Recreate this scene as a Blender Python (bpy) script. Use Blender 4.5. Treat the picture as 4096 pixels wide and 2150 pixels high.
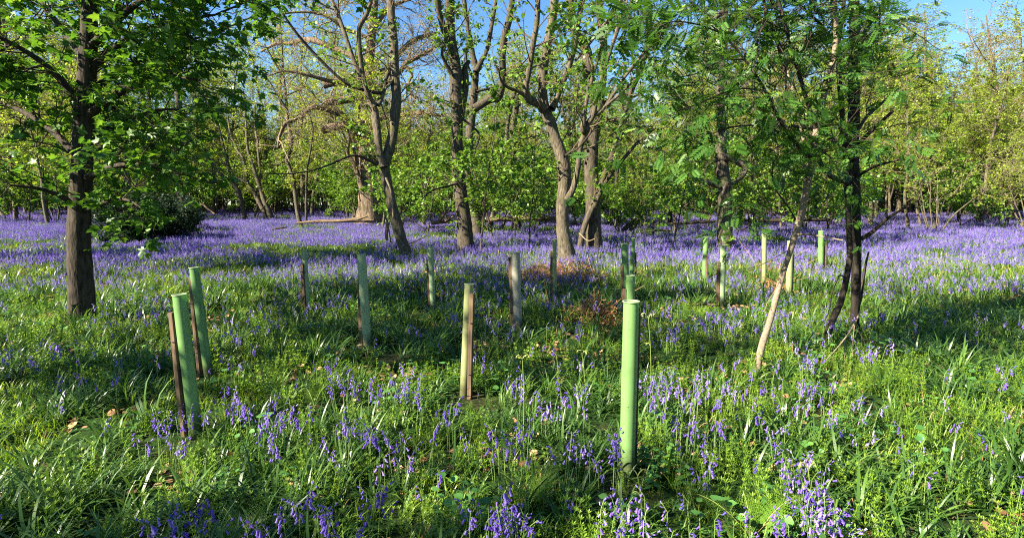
import bpy, math, random
import numpy as np
from mathutils import Vector

# ------------------------------------------------------------------ camera, sky, sun, exposure
SC = bpy.context.scene
for o in list(bpy.data.objects):
    bpy.data.objects.remove(o)
COL = SC.collection
CAM_H = 1.75
PITCH = math.radians(6.12)
F_SRC = 2153.0                     # focal length in pixels of the 4096 wide photograph
cam = bpy.data.cameras.new('camera')
camo = bpy.data.objects.new('camera', cam)
COL.objects.link(camo)
cam.sensor_width = 36.0
cam.lens = 36.0 * F_SRC / 4096.0
cam.clip_start = 0.05
cam.clip_end = 900.0
camo.location = (0, 0, CAM_H)
camo.rotation_euler = (math.radians(90) - PITCH, 0, 0)
SC.camera = camo

SUN_EL = math.radians(33)
SUN_AZ = math.radians(180 + 62)    # clockwise from +Y (view direction): behind and to the left
SDIR = np.array([math.sin(SUN_AZ) * math.cos(SUN_EL), math.cos(SUN_AZ) * math.cos(SUN_EL), math.sin(SUN_EL)])
world = bpy.data.worlds.new('World')
SC.world = world
world.use_nodes = True
wn = world.node_tree
bg = wn.nodes['Background']
sky = wn.nodes.new('ShaderNodeTexSky')
sky.sky_type = 'NISHITA'
sky.sun_disc = False
sky.sun_elevation = SUN_EL
sky.sun_rotation = SUN_AZ
sky.air_density = 1.0
sky.dust_density = 0.0
sky.ozone_density = 4.0
hs = wn.nodes.new('ShaderNodeHueSaturation')
hs.inputs['Saturation'].default_value = 1.15
wn.links.new(sky.outputs[0], hs.inputs['Color'])
wn.links.new(hs.outputs[0], bg.inputs[0])
bg.inputs[1].default_value = 0.05
sun = bpy.data.lights.new('sun', 'SUN')
sun.energy = 5.0
sun.angle = math.radians(0.53)
sun.color = (1.0, 0.90, 0.74)
suno = bpy.data.objects.new('sun', sun)
COL.objects.link(suno)
suno.location = (-40, -20, 40)
suno.rotation_euler = Vector(SDIR).to_track_quat('Z', 'Y').to_euler()
SC.view_settings.view_transform = 'Standard'
SC.view_settings.look = 'None'
SC.view_settings.exposure = 2.35
SC.view_settings.gamma = 1.0
SC.render.engine = 'CYCLES'
SC.cycles.max_bounces = 8
SC.cycles.diffuse_bounces = 3
SC.cycles.transmission_bounces = 4
SC.cycles.use_denoising = False
SC.cycles.filter_width = 1.1

RNG = np.random.default_rng(7)
random.seed(7)

# ------------------------------------------------------------------ helpers
def nrm(a):
    return a / np.maximum(np.linalg.norm(a, axis=-1, keepdims=True), 1e-9)

def tz(x, y):
    """height of the ground"""
    x = np.asarray(x, float); y = np.asarray(y, float)
    t = (np.minimum(y, 115.0) - 13.0) / 4.0
    z = 0.03 * 4.0 * np.logaddexp(0, t)
    z = z + 0.035 * np.sin(x * 0.9 + 1.3 * np.sin(y * 0.45)) * np.sin(y * 0.7 + 0.6)
    z = z + 0.05 * np.sin(x * 0.31 + 2.0) * np.sin(y * 0.27)
    return z

CP, SP = math.cos(PITCH), math.sin(PITCH)
def ray(px, py):
    """direction through a pixel of the 4096x2150 photograph, scaled to unit depth"""
    u = (px - 2048.0) / F_SRC
    v = (1075.0 - py) / F_SRC
    d = np.array([u, CP + v * SP, -SP + v * CP])
    return d / d[1]

def at(px, py, lift=0.0):
    """ground point (raised by lift) seen at a pixel"""
    d = ray(px, py)
    Y = 1.5
    while Y < 150:
        p = d * Y
        if CAM_H + p[2] < float(tz(p[0], Y)) + lift:
            break
        Y += 0.02 if Y < 20 else 0.1
    return np.array([d[0] * Y, Y, float(tz(d[0] * Y, Y))])

def at_depth(px, py, Y):
    d = ray(px, py) * Y
    return np.array([d[0], Y, CAM_H + d[2]])

CROPS = {'c1': (600, 0, .7396), 'c2': (1500, 0, .7396), 'c3': (2500, 0, .7396), 'c6': (2500, 850, .7396),
         'cA': (600, 500, .3698), 'cR': (2960, 1000, .36986), 'cS': (2900, 500, .4438), 'cT': (2300, 0, .4439),
         'cO': (1000, 0, .4439), 'd': (0, 0, 1.59006), 's': (0, 0, 1.0)}
def crop(c, x, y, w=0.0):
    a, b, k = CROPS[c]
    return a + x * k, b + y * k, w * k

def vnoise(x, y, s, seed=0):
    x = np.asarray(x, float) / s + seed * 17.3; y = np.asarray(y, float) / s + seed * 5.7
    xi = np.floor(x); yi = np.floor(y); fx = x - xi; fy = y - yi
    fx = fx * fx * (3 - 2 * fx); fy = fy * fy * (3 - 2 * fy)
    def h(a, b):
        v = np.sin(a * 127.1 + b * 311.7 + seed * 3.1) * 43758.5453
        return v - np.floor(v)
    return (h(xi, yi) * (1 - fx) + h(xi + 1, yi) * fx) * (1 - fy) + (h(xi, yi + 1) * (1 - fx) + h(xi + 1, yi + 1) * fx) * fy

class Geo:
    """collects vertices, faces, a per-vertex random value and a material slot"""
    def __init__(self):
        self.V = []; self.F = {3: [], 4: []}; self.M = {3: [], 4: []}; self.R = []; self.n = 0
    def add(self, V, F, rnd=0.5, mat=0):
        V = np.asarray(V, float).reshape(-1, 3)
        for f in (F if isinstance(F, list) else [F]):
            f = np.asarray(f, np.int64)
            if f.size == 0: continue
            k = f.shape[1]
            self.F[k].append(f + self.n); self.M[k].append(np.full(len(f), mat))
        self.V.append(V)
        self.R.append(np.broadcast_to(np.asarray(rnd, float), (len(V),)).copy())
        self.n += len(V)
    def build(self, name, mats, parent=None, origin=None, smooth=True):
        me = bpy.data.meshes.new(name)
        V = np.concatenate(self.V) if self.V else np.zeros((0, 3))
        if origin is not None: V = V - np.asarray(origin)
        me.vertices.add(len(V)); me.vertices.foreach_set('co', V.ravel().astype(np.float32))
        parts = [(k, np.concatenate(self.F[k]), np.concatenate(self.M[k])) for k in (3, 4) if self.F[k]]
        if parts:
            li = np.concatenate([f.ravel() for k, f, m in parts]).astype(np.int32)
            lt = np.concatenate([np.full(len(f), k) for k, f, m in parts]).astype(np.int32)
            ls = np.concatenate([[0], np.cumsum(lt)[:-1]]).astype(np.int32)
            mi = np.concatenate([m for k, f, m in parts]).astype(np.int32)
            me.loops.add(len(li)); me.loops.foreach_set('vertex_index', li)
            me.polygons.add(len(lt)); me.polygons.foreach_set('loop_start', ls); me.polygons.foreach_set('loop_total', lt)
            me.polygons.foreach_set('material_index', mi)
            me.polygons.foreach_set('use_smooth', np.full(len(lt), smooth))
        a = me.attributes.new('rnd', 'FLOAT', 'POINT')
        if len(V): a.data.foreach_set('value', np.concatenate(self.R).astype(np.float32))
        me.update(calc_edges=True)
        for m in (mats if isinstance(mats, (list, tuple)) else [mats]): me.materials.append(m)
        ob = bpy.data.objects.new(name, me)
        COL.objects.link(ob)
        if parent is not None: ob.parent = parent
        return ob

def tag(o, label, cat, group=None, kind=None):
    o['label'] = label; o['category'] = cat
    if group: o['group'] = group
    if kind: o['kind'] = kind
    return o

def empty(name, loc, label, cat, group=None):
    o = bpy.data.objects.new(name, None)
    COL.objects.link(o); o.location = [float(v) for v in loc]
    o.empty_display_size = 0.2
    return tag(o, label, cat, group)

def copy_thing(o, loc, rotz, scale, label=None, group=None):
    r = o.copy(); COL.objects.link(r)
    r.location = [float(v) for v in loc]; r.rotation_euler = (0, 0, rotz); r.scale = (scale,) * 3
    if label: r['label'] = label
    if group: r['group'] = group
    for ch in o.children:
        c = ch.copy(); COL.objects.link(c); c.parent = r
    return r

def tubes(P, R, sides=3, rough=0.0, seed=0):
    """P (B,n,3), R (B,n) -> vertices, quads of B tapering tubes"""
    B, n, _ = P.shape
    T = nrm(np.gradient(P, axis=1))
    ref = np.where(np.abs(T[:, :1, 2:3]) > 0.8, np.array([[[1.0, 0, 0]]]), np.array([[[0, 0, 1.0]]]))
    ref = np.broadcast_to(ref, T.shape)
    U = nrm(np.cross(T, ref)); W = np.cross(T, U)
    a = np.linspace(0, 2 * math.pi, sides, endpoint=False)
    Rr = R[:, :, None] * np.ones(sides)
    if rough:
        s = np.arange(n)[None, :, None] * 1.0
        Rr = Rr * (1 + rough * (np.sin(3 * a + s * .7 + seed) * .5 + np.sin(5 * a - s * .31 + 2 * seed) * .4 + np.sin(2 * a + s * 1.9 + seed) * .5))
    V = P[:, :, None, :] + Rr[..., None] * (np.cos(a)[:, None] * U[:, :, None, :] + np.sin(a)[:, None] * W[:, :, None, :])
    idx = np.arange(B * n * sides).reshape(B, n, sides)
    q = np.stack([idx[:, :-1, :], np.roll(idx[:, :-1, :], -1, 2), np.roll(idx[:, 1:, :], -1, 2), idx[:, 1:, :]], -1)
    return V.reshape(-1, 3), q.reshape(-1, 4)

def smooth_path(P, k=5):
    """Catmull-Rom through rows of P (any columns)"""
    P = np.asarray(P, float)
    if len(P) < 3:
        t = np.linspace(0, 1, k + 1)[:, None]
        return P[0] * (1 - t) + P[-1] * t
    Q = np.vstack([2 * P[0] - P[1], P, 2 * P[-1] - P[-2]])
    out = []
    for i in range(1, len(Q) - 2):
        p0, p1, p2, p3 = Q[i - 1], Q[i], Q[i + 1], Q[i + 2]
        for s in range(k):
            t = s / k
            out.append(.5 * (2 * p1 + (p2 - p0) * t + (2 * p0 - 5 * p1 + 4 * p2 - p3) * t * t + (3 * p1 - p0 - 3 * p2 + p3) * t ** 3))
    out.append(Q[-2])
    return np.array(out)

# ------------------------------------------------------------------ materials
def mat(name):
    m = bpy.data.materials.new(name); m.use_nodes = True
    nt = m.node_tree
    b = nt.nodes['Principled BSDF']; out = nt.nodes['Material Output']
    return m, nt, b, out
def node(nt, t, **kw):
    n = nt.nodes.new(t)
    for k, v in kw.items(): setattr(n, k, v)
    return n
def ramp(nt, fac, stops):
    r = node(nt, 'ShaderNodeValToRGB')
    el = r.color_ramp.elements
    while len(el) < len(stops): el.new(0.5)
    for e, (p, c) in zip(el, stops):
        e.position = p; e.color = (*c, 1)
    nt.links.new(fac, r.inputs[0])
    return r.outputs[0]
def mixc(nt, fac, a, b, typ='MIX'):
    m = node(nt, 'ShaderNodeMix', data_type='RGBA', blend_type=typ)
    for s, v in ((m.inputs[0], fac), (m.inputs[6], a), (m.inputs[7], b)):
        if hasattr(v, 'is_linked'): nt.links.new(v, s)
        elif isinstance(v, (int, float)): s.default_value = v
        else: s.default_value = (*v, 1)
    return m.outputs[2]
def noise(nt, scale, detail=4, stretch=None, dist=0.0):
    tc = node(nt, 'ShaderNodeTexCoord')
    n = node(nt, 'ShaderNodeTexNoise')
    n.inputs['Scale'].default_value = scale; n.inputs['Detail'].default_value = detail
    n.inputs['Distortion'].default_value = dist
    if stretch:
        mp = node(nt, 'ShaderNodeMapping'); mp.inputs['Scale'].default_value = stretch
        nt.links.new(tc.outputs['Object'], mp.inputs[0]); nt.links.new(mp.outputs[0], n.inputs['Vector'])
    else:
        nt.links.new(tc.outputs['Object'], n.inputs['Vector'])
    return n.outputs[0]
def bump(nt, b, h, strength, dist):
    n = node(nt, 'ShaderNodeBump'); n.inputs['Strength'].default_value = strength; n.inputs['Distance'].default_value = dist
    nt.links.new(h, n.inputs['Height']); nt.links.new(n.outputs[0], b.inputs['Normal'])

def leaf_mat(name, stops, trans=0.4, tint=(1.5, 1.35, 0.8), rough=0.45, spec=0.4, inst=0.0):
    m, nt, b, out = mat(name)
    at_ = node(nt, 'ShaderNodeAttribute', attribute_name='rnd')
    f = at_.outputs['Fac']
    if inst:
        oi = node(nt, 'ShaderNodeObjectInfo')
        ma = node(nt, 'ShaderNodeMath', operation='MULTIPLY'); ma.inputs[1].default_value = inst
        nt.links.new(oi.outputs['Random'], ma.inputs[0])
        mb = node(nt, 'ShaderNodeMath', operation='MULTIPLY_ADD'); mb.inputs[1].default_value = 1 - inst
        nt.links.new(f, mb.inputs[0]); nt.links.new(ma.outputs[0], mb.inputs[2])
        f = mb.outputs[0]
    c = ramp(nt, f, stops)
    nt.links.new(c, b.inputs['Base Color'])
    b.inputs['Roughness'].default_value = rough
    b.inputs['Specular IOR Level'].default_value = spec
    tr = node(nt, 'ShaderNodeBsdfTranslucent')
    nt.links.new(mixc(nt, 1.0, c, tint, 'MULTIPLY'), tr.inputs[0])
    ms = node(nt, 'ShaderNodeMixShader'); ms.inputs[0].default_value = trans
    nt.links.new(b.outputs[0], ms.inputs[1]); nt.links.new(tr.outputs[0], ms.inputs[2])
    nt.links.new(ms.outputs[0], out.inputs[0])
    return m

def bark_mat(name, dark, light, moss=None, mossamt=0.45, scale=6.0, stretch=(1, 1, .25), depth=.02):
    m, nt, b, out = mat(name)
    n1 = noise(nt, scale * 4, 6, stretch, .4)
    n2 = noise(nt, scale * .35, 4)
    c = ramp(nt, n1, [(.3, dark), (.68, light)])
    c = mixc(nt, .45, c, ramp(nt, n2, [(.3, (.45, .42, .38)), (.7, (1.0, .98, .92))]), 'MULTIPLY')  # broad dark mottle, also standing in for dappled leaf shade on the trunks
    if moss:
        n3 = noise(nt, scale * .5, 5, None, .6)
        r = node(nt, 'ShaderNodeMapRange'); r.inputs[1].default_value = 1 - mossamt; r.inputs[2].default_value = 1.15 - mossamt
        nt.links.new(n3, r.inputs[0])
        c = mixc(nt, r.outputs[0], c, moss)
    nt.links.new(c, b.inputs['Base Color'])
    b.inputs['Roughness'].default_value = .9
    b.inputs['Specular IOR Level'].default_value = .15
    bump(nt, b, n1, .9, depth)
    return m

M = {}
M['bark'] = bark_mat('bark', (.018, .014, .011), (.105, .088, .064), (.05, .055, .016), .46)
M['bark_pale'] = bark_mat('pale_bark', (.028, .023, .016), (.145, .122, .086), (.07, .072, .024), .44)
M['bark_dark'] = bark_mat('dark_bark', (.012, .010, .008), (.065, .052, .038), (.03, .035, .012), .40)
M['bark_shaded'] = bark_mat('shaded_rowan_bark', (.006, .005, .004), (.034, .028, .021), (.018, .022, .008), .40)  # rowan bark with the shade on the right hand trunks put into its colour
M['oak_bark'] = bark_mat('oak_bark', (.035, .026, .018), (.20, .15, .10), (.07, .07, .02), .36, 3.0, (1, 1, .18), .05)
M['rowan_bark'] = bark_mat('rowan_bark', (.13, .10, .072), (.26, .21, .15), (.13, .11, .06), .25, 9, (1, 1, 1.6), .006)
M['deadwood'] = bark_mat('dead_wood', (.06, .04, .025), (.22, .16, .10), None, .4, 5.0, (.35, 1, 1))
M['twig'] = bark_mat('twig_bark', (.06, .045, .03), (.18, .14, .09), None, .4, 20)
M['twig_pale'] = bark_mat('pale_twig_bark', (.14, .11, .07), (.32, .25, .165), None, .4, 20)
M['twig_dark'] = bark_mat('dark_twig_bark', (.02, .015, .011), (.08, .062, .045), None, .4, 20)
G1, G2, G3, G4 = (.035, .10, .010), (.075, .20, .016), (.14, .29, .025), (.25, .36, .045)
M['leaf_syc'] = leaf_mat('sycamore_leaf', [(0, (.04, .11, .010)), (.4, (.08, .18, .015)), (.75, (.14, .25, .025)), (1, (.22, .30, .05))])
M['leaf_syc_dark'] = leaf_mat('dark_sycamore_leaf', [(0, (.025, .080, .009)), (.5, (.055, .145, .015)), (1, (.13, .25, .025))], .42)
M['leaf_rowan'] = leaf_mat('rowan_leaf', [(0, (.016, .055, .007)), (.5, (.034, .098, .011)), (.9, (.065, .155, .018)), (1, (.14, .24, .04))], .35, (1.5, 1.4, .7))
M['leaf_far'] = leaf_mat('spring_leaf', [(0, (.10, .17, .016)), (.5, (.20, .29, .028)), (1, (.32, .37, .06))], .5)
M['leaf_bud'] = leaf_mat('oak_bud_leaf', [(0, (.15, .13, .04)), (.5, (.20, .22, .04)), (1, (.27, .27, .08))], .45)
M['leaf_holly'] = leaf_mat('holly_leaf', [(0, (.005, .018, .004)), (.6, (.012, .036, .008)), (1, (.03, .08, .014))], .12, rough=.5, spec=.3)
M['grass'] = leaf_mat('grass_blade', [(0, (.05, .12, .010)), (.5, (.135, .24, .020)), (.85, (.25, .35, .040)), (1, (.38, .40, .15))], .45, (1.5, 1.4, .7), .38, .5, inst=.35)
M['strap'] = leaf_mat('bluebell_leaf', [(0, (.022, .065, .011)), (.6, (.055, .125, .02)), (1, (.12, .21, .04))], .38, rough=.36, spec=.5, inst=.4)
M['herb'] = leaf_mat('herb_leaf', [(0, (.07, .16, .012)), (.5, (.145, .265, .022)), (1, (.25, .37, .04))], .45, inst=.4)
M['nettle'] = leaf_mat('nettle_leaf', [(0, (.04, .13, .03)), (1, (.10, .24, .05))], .35)
M['fern'] = leaf_mat('bracken_leaf', [(0, (.07, .16, .014)), (1, (.20, .32, .03))], .42)
M['crozier'] = leaf_mat('crozier_stem', [(0, (.13, .20, .035)), (1, (.33, .36, .10))], .15)
M['petal'] = leaf_mat('bluebell_petal', [(0, (.07, .036, .30)), (.5, (.165, .092, .47)), (1, (.44, .34, .72))], .40, (1.2, .9, 1.25), .5, .25, inst=.5)
M['stem'] = leaf_mat('bluebell_stem', [(0, (.09, .18, .04)), (1, (.24, .34, .10))], .25, inst=.4)
M['dead'] = leaf_mat('dead_bracken', [(0, (.16, .07, .028)), (.5, (.36, .18, .075)), (1, (.52, .32, .15))], .3, (1.2, 1, .7), .8, .1)
M['litter'] = leaf_mat('leaf_litter', [(0, (.10, .05, .025)), (.6, (.28, .16, .08)), (1, (.50, .34, .18))], .1, (1.2, 1, .7), .8, .1)

def ground_mat():
    m, nt, b, out = mat('woodland_soil')
    n1 = noise(nt, 1.2, 6); n2 = noise(nt, 14, 5)
    c1 = ramp(nt, n2, [(.3, (.012, .009, .005)), (.7, (.06, .042, .024))])
    c2 = ramp(nt, n2, [(.3, (.008, .02, .005)), (.7, (.025, .055, .012))])
    r = node(nt, 'ShaderNodeMapRange'); r.inputs[1].default_value = .30; r.inputs[2].default_value = .50
    nt.links.new(n1, r.inputs[0])
    nt.links.new(mixc(nt, r.outputs[0], c1, c2), b.inputs['Base Color'])
    b.inputs['Roughness'].default_value = 1
    b.inputs['Specular IOR Level'].default_value = .05
    bump(nt, b, n2, .8, .03)
    return m
M['ground'] = ground_mat()

def tube_mat(name, col, dirt=.5):
    m, nt, b, out = mat(name)
    n1 = noise(nt, 30, 3, (1, 1, .06)); n2 = noise(nt, 5, 5); n3 = noise(nt, 38, 2)
    c = mixc(nt, .22, col, ramp(nt, n1, [(.35, (.55, .6, .5)), (.65, (1.25, 1.22, 1.2))]), 'MULTIPLY')
    r = node(nt, 'ShaderNodeMapRange'); r.inputs[1].default_value = .52; r.inputs[2].default_value = .75; r.inputs[4].default_value = dirt
    nt.links.new(n2, r.inputs[0])
    c = mixc(nt, r.outputs[0], c, tuple(v * .5 for v in col))
    r2 = node(nt, 'ShaderNodeMapRange'); r2.inputs[1].default_value = .70; r2.inputs[2].default_value = .74; r2.inputs[4].default_value = .6
    nt.links.new(n3, r2.inputs[0])
    c = mixc(nt, r2.outputs[0], c, (.05, .06, .02))
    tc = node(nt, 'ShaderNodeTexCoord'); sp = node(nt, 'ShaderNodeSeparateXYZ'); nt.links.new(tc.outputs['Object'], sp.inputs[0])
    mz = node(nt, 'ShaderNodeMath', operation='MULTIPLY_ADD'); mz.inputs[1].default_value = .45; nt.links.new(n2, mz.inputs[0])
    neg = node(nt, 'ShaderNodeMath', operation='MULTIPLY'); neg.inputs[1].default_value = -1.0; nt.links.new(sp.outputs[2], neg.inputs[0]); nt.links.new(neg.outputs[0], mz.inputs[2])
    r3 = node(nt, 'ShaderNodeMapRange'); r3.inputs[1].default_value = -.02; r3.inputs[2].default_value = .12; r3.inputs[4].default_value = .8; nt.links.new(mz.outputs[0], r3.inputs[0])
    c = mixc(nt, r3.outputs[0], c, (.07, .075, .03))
    nt.links.new(c, b.inputs['Base Color'])
    b.inputs['Roughness'].default_value = .42
    tr = node(nt, 'ShaderNodeBsdfTranslucent'); nt.links.new(c, tr.inputs[0])
    ms = node(nt, 'ShaderNodeMixShader'); ms.inputs[0].default_value = .38
    nt.links.new(b.outputs[0], ms.inputs[1]); nt.links.new(tr.outputs[0], ms.inputs[2]); nt.links.new(ms.outputs[0], out.inputs[0])
    return m
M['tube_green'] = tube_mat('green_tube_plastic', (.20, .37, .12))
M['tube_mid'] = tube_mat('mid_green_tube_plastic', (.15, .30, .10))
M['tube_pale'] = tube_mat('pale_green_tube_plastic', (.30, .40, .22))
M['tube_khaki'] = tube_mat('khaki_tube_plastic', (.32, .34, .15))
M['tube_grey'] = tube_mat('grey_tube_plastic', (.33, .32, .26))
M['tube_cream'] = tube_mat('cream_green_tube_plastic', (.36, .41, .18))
M['rim'] = tube_mat('pale_rim_plastic', (.42, .50, .30), .3)  # slightly paler plastic for the rim ring
M['stake'] = bark_mat('stake_wood', (.05, .035, .022), (.17, .115, .072), None, .4, 9, (1, 1, .08), .002)
M['tie'], _nt, _b, _o = mat('black_tie'); _b.inputs['Base Color'].default_value = (.01, .01, .01, 1); _b.inputs['Roughness'].default_value = .4

# ------------------------------------------------------------------ ground
def build_ground():
    xs = np.unique(np.concatenate([np.linspace(-220, -30, 50), np.linspace(-30, 30, 241), np.linspace(30, 220, 50)]))
    ys = np.unique(np.concatenate([np.linspace(-60, -4, 20), np.linspace(-4, 30, 160), np.linspace(30, 320, 110)]))
    X, Y = np.meshgrid(xs, ys)
    Z = tz(X, Y) + .02 * (vnoise(X, Y, .35, 3) - .5) * (np.abs(X) < 30)
    V = np.stack([X, Y, Z], -1).reshape(-1, 3)
    n = len(xs); i = np.arange(len(V)).reshape(len(ys), n)
    F = np.stack([i[:-1, :-1], i[:-1, 1:], i[1:, 1:], i[1:, :-1]], -1).reshape(-1, 4)
    g = Geo(); g.add(V, F)
    o = g.build('woodland_floor', M['ground'])
    tag(o, 'brown and mossy woodland soil under the grass and bluebells', 'ground', kind='structure')
build_ground()

# ------------------------------------------------------------------ leaf shapes (y along the leaf, x across, z up)
def poly_leaf(out, c=(0, .4, 0), tipz=-.1):
    V = [c] + out
    n = len(out)
    F = [(0, 1 + i, 1 + (i + 1) % n) for i in range(n)]
    return np.array(V, float), [np.array(F)]
_half = [(.10, -.02, 0), (.36, .02, -.04), (.30, .20, .02), (.58, .46, -.08), (.27, .50, .02), (.20, .66, .01), (.16, .80, -.02)]
SYC = poly_leaf([(0, 0, 0)] + _half + [(0, 1.03, -.12)] + [(-x, y, z) for x, y, z in _half[::-1]], (0, .38, -.05))
MIDLEAF = (np.array([(0, 0, 0), (.36, .18, .05), (.42, .55, .02), (0, 1, -.1), (-.42, .55, .02), (-.36, .18, .05), (0, .45, -.05)], float),
           [np.array([(0, 1, 2, 6), (0, 6, 4, 5)]), np.array([(6, 2, 3), (6, 3, 4)])])
FARLEAF = (np.array([(0, 0, 0), (.40, .45, .06), (0, 1, -.06), (-.40, .45, .06)], float), [np.array([(0, 1, 2, 3)])])
def _rowan():
    V = []; F = []
    def leaflet(bx, by, bz, ang, L, W):
        d = np.array([math.sin(ang), math.cos(ang), -.12]); s = np.array([math.cos(ang), -math.sin(ang), .08])
        b = np.array([bx, by, bz]); i = len(V)
        V.extend([b, b + d * L * .5 + s * W, b + d * L, b + d * L * .5 - s * W + np.array([0, 0, .02])]); F.append((i, i + 1, i + 2, i + 3))
    for k in range(6):
        t = .2 + .13 * k; z = -.16 * t * t; L = .34 * (1 - .35 * abs(t - .5))
        leaflet(0, t, z, 1.0, L, .072); leaflet(0, t, z, -1.0, L, .072)
    leaflet(0, .97, -.15, 0, .27, .07)
    i = len(V); V.extend([np.array([-.008, 0, 0]), np.array([.008, 0, 0]), np.array([.006, 1, -.16]), np.array([-.006, 1, -.16])]); F.append((i, i + 1, i + 2, i + 3))
    return np.array(V), [np.array(F)]
ROWAN = _rowan()

def put_leaves(geo, tmpl, pos, axis, up, size, rnd, matslot=0):
    TV, TF = tmpl
    N = len(pos)
    if N == 0: return
    y = nrm(axis); x = nrm(np.cross(y, up)); z = np.cross(x, y)
    V = pos[:, None, :] + size[:, None, None] * (TV[None, :, 0:1] * x[:, None] + TV[None, :, 1:2] * y[:, None] + TV[None, :, 2:3] * z[:, None])
    T = len(TV); off = (np.arange(N) * T)[:, None, None]
    geo.add(V.reshape(-1, 3), [(f[None] + off).reshape(-1, f.shape[1]) for f in TF], np.repeat(rnd, T), matslot)

# ------------------------------------------------------------------ growing branches
def grow(P, D, L, R, n, jit, trop, rng, taper=.35):
    B = len(P); pts = np.empty((B, n, 3)); d = nrm(D.copy()); pts[:, 0] = P; step = (L / (n - 1))[:, None]
    for k in range(1, n):
        d = nrm(d + jit * rng.normal(size=(B, 3)) + np.array([0, 0, trop]))
        pts[:, k] = pts[:, k - 1] + d * step
    return pts, R[:, None] * np.linspace(1, taper, n)

def spawn(pts, rad, m, t0, ang, rng, rfac=.55):
    """m children on each polyline of a batch; returns start, direction, parent radius, t"""
    B, n, _ = pts.shape
    t = t0 + (1 - t0) * ((np.arange(m)[None] + rng.random((B, m))) / m)
    f = t * (n - 1); i = np.minimum(f.astype(int), n - 2); f = f - i
    b = np.arange(B)[:, None]
    p = pts[b, i] * (1 - f[..., None]) + pts[b, i + 1] * f[..., None]
    tan = nrm(pts[b, i + 1] - pts[b, i])
    per = rng.normal(size=tan.shape); per = nrm(per - (per * tan).sum(-1, keepdims=True) * tan)
    a = ang * (.7 + .6 * rng.random((B, m, 1)))
    d = np.cos(a) * tan + np.sin(a) * per
    r = (rad[b, i] * (1 - f) + rad[b, i + 1] * f) * rfac
    return p.reshape(-1, 3), d.reshape(-1, 3), r.reshape(-1), t.reshape(-1)

def twigs_and_leaves(limbs, rng, per_m=2.2, L1=(.8, 2.2), m2=5, l2=.42, m3=3, l3=.4, tmpl=MIDLEAF, lsize=.10, lcount=1.0,
                     zmin=1.2, t0=.15, trop=.03, rmin=.003, r1max=.03, flat=.6, twig=None, leafg=None, nleaf=(2, 6), upbias=0.0, ang=.95, jit=.16):
    """grows three orders of twigs from the given limbs (list of (pts, rad)) and hangs leaves on them"""
    S, D, R = [], [], []
    for pts, rad, *w in limbs:
        seg = np.linalg.norm(np.diff(pts, axis=0), axis=1).sum()
        m = max(1, int(rng.poisson(seg * per_m * (w[0] if w else 1))))
        p, d, r, t = spawn(pts[None], rad[None], m, t0, ang, rng, .5)
        k = p[:, 2] - tz(p[:, 0], p[:, 1]) > zmin
        S.append(p[k]); D.append(d[k]); R.append(np.minimum(r[k], r1max))
    S = np.concatenate(S); D = np.concatenate(D); R = np.maximum(np.concatenate(R), rmin * 1.8)
    if len(S) == 0: return
    D = nrm(D + np.array([0, 0, upbias]))
    Ln = rng.uniform(L1[0], L1[1], len(S))
    p1, r1 = grow(S, D, Ln, R, 7, jit, trop, rng)
    twig.add(*tubes(p1, r1, 4), rnd=.5)
    p, d, r, t = spawn(p1, r1, m2, .2, .85, rng, .6)
    Lc = np.repeat(Ln, m2) * l2 * (1.15 - .6 * t) * rng.uniform(.7, 1.3, len(p))
    d = nrm(d * np.array([1, 1, flat]))
    p2, r2 = grow(p, d, Lc, np.maximum(r, rmin), 5, .18, trop, rng)
    twig.add(*tubes(p2, r2, 3), rnd=.5)
    nodes = [(p1, 3), (p2, 1)]
    if m3:
        p, d, r, t = spawn(p2, r2, m3, .25, .8, rng, .7)
        Lc = np.repeat(Lc, m3) * l3 * rng.uniform(.6, 1.3, len(p))
        d = nrm(d * np.array([1, 1, flat]))
        p3, r3 = grow(p, d, Lc, np.maximum(r, rmin * .8), 4, .2, trop, rng)
        twig.add(*tubes(p3, r3, 3), rnd=.5)
        nodes.append((p3, 1))
    if leafg is None: return
    pos, ax = [], []
    for q, st in nodes:
        tg = nrm(np.gradient(q, axis=1))
        a = q[:, st:].reshape(-1, 3); b = tg[:, st:].reshape(-1, 3)
        reps = rng.poisson(lcount, len(a))
        pos.append(np.repeat(a, reps, 0)); ax.append(np.repeat(b, reps, 0))
    pos = np.concatenate(pos); ax = np.concatenate(ax)
    k = pos[:, 2] - tz(pos[:, 0], pos[:, 1]) > zmin * .5
    pos = pos[k]; ax = ax[k]
    N = len(pos)
    side = rng.normal(size=(N, 3)) * np.array([1, 1, .45])
    a = nrm(ax * .6 + nrm(side) * .9 + np.array([0, 0, -.18]))
    up = nrm(np.array([0, 0, 1.0]) + rng.normal(size=(N, 3)) * .5)
    sz = lsize * rng.uniform(.55, 1.25, N)
    clus = vnoise(pos[:, 0] + pos[:, 2] * .7, pos[:, 1] + pos[:, 2] * .5, .9, 5)
    rnd = np.clip(.25 + .5 * rng.random(N) + .35 * (clus - .5) + .12 * rng.normal(size=N), 0, 1)
    put_leaves(leafg, tmpl, pos + a * (sz * .35)[:, None], a, up, sz, rnd)
    return N

# ------------------------------------------------------------------ trees traced limb by limb
def limb3d(spec, Y0):
    """spec: dict(c=crop, p=[(x,y,w)..], d0=depth offset at start, d1=at end) -> smooth pts, radii in metres"""
    rows = []
    p = spec['p']; n = len(p)
    for i, row in enumerate(p):
        px, py, pw = crop(row[3] if len(row) > 3 else spec.get('c'), *row[:3])
        t = i / max(1, n - 1)
        Y = Y0 + spec.get('d0', 0) * (1 - t) + spec.get('d1', 0) * t
        q = at_depth(px, py, Y)
        rows.append([*q, pw * .5 * Y / F_SRC])
    S = smooth_path(rows, 5)
    return S[:, :3], np.maximum(S[:, 3], .004)

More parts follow.
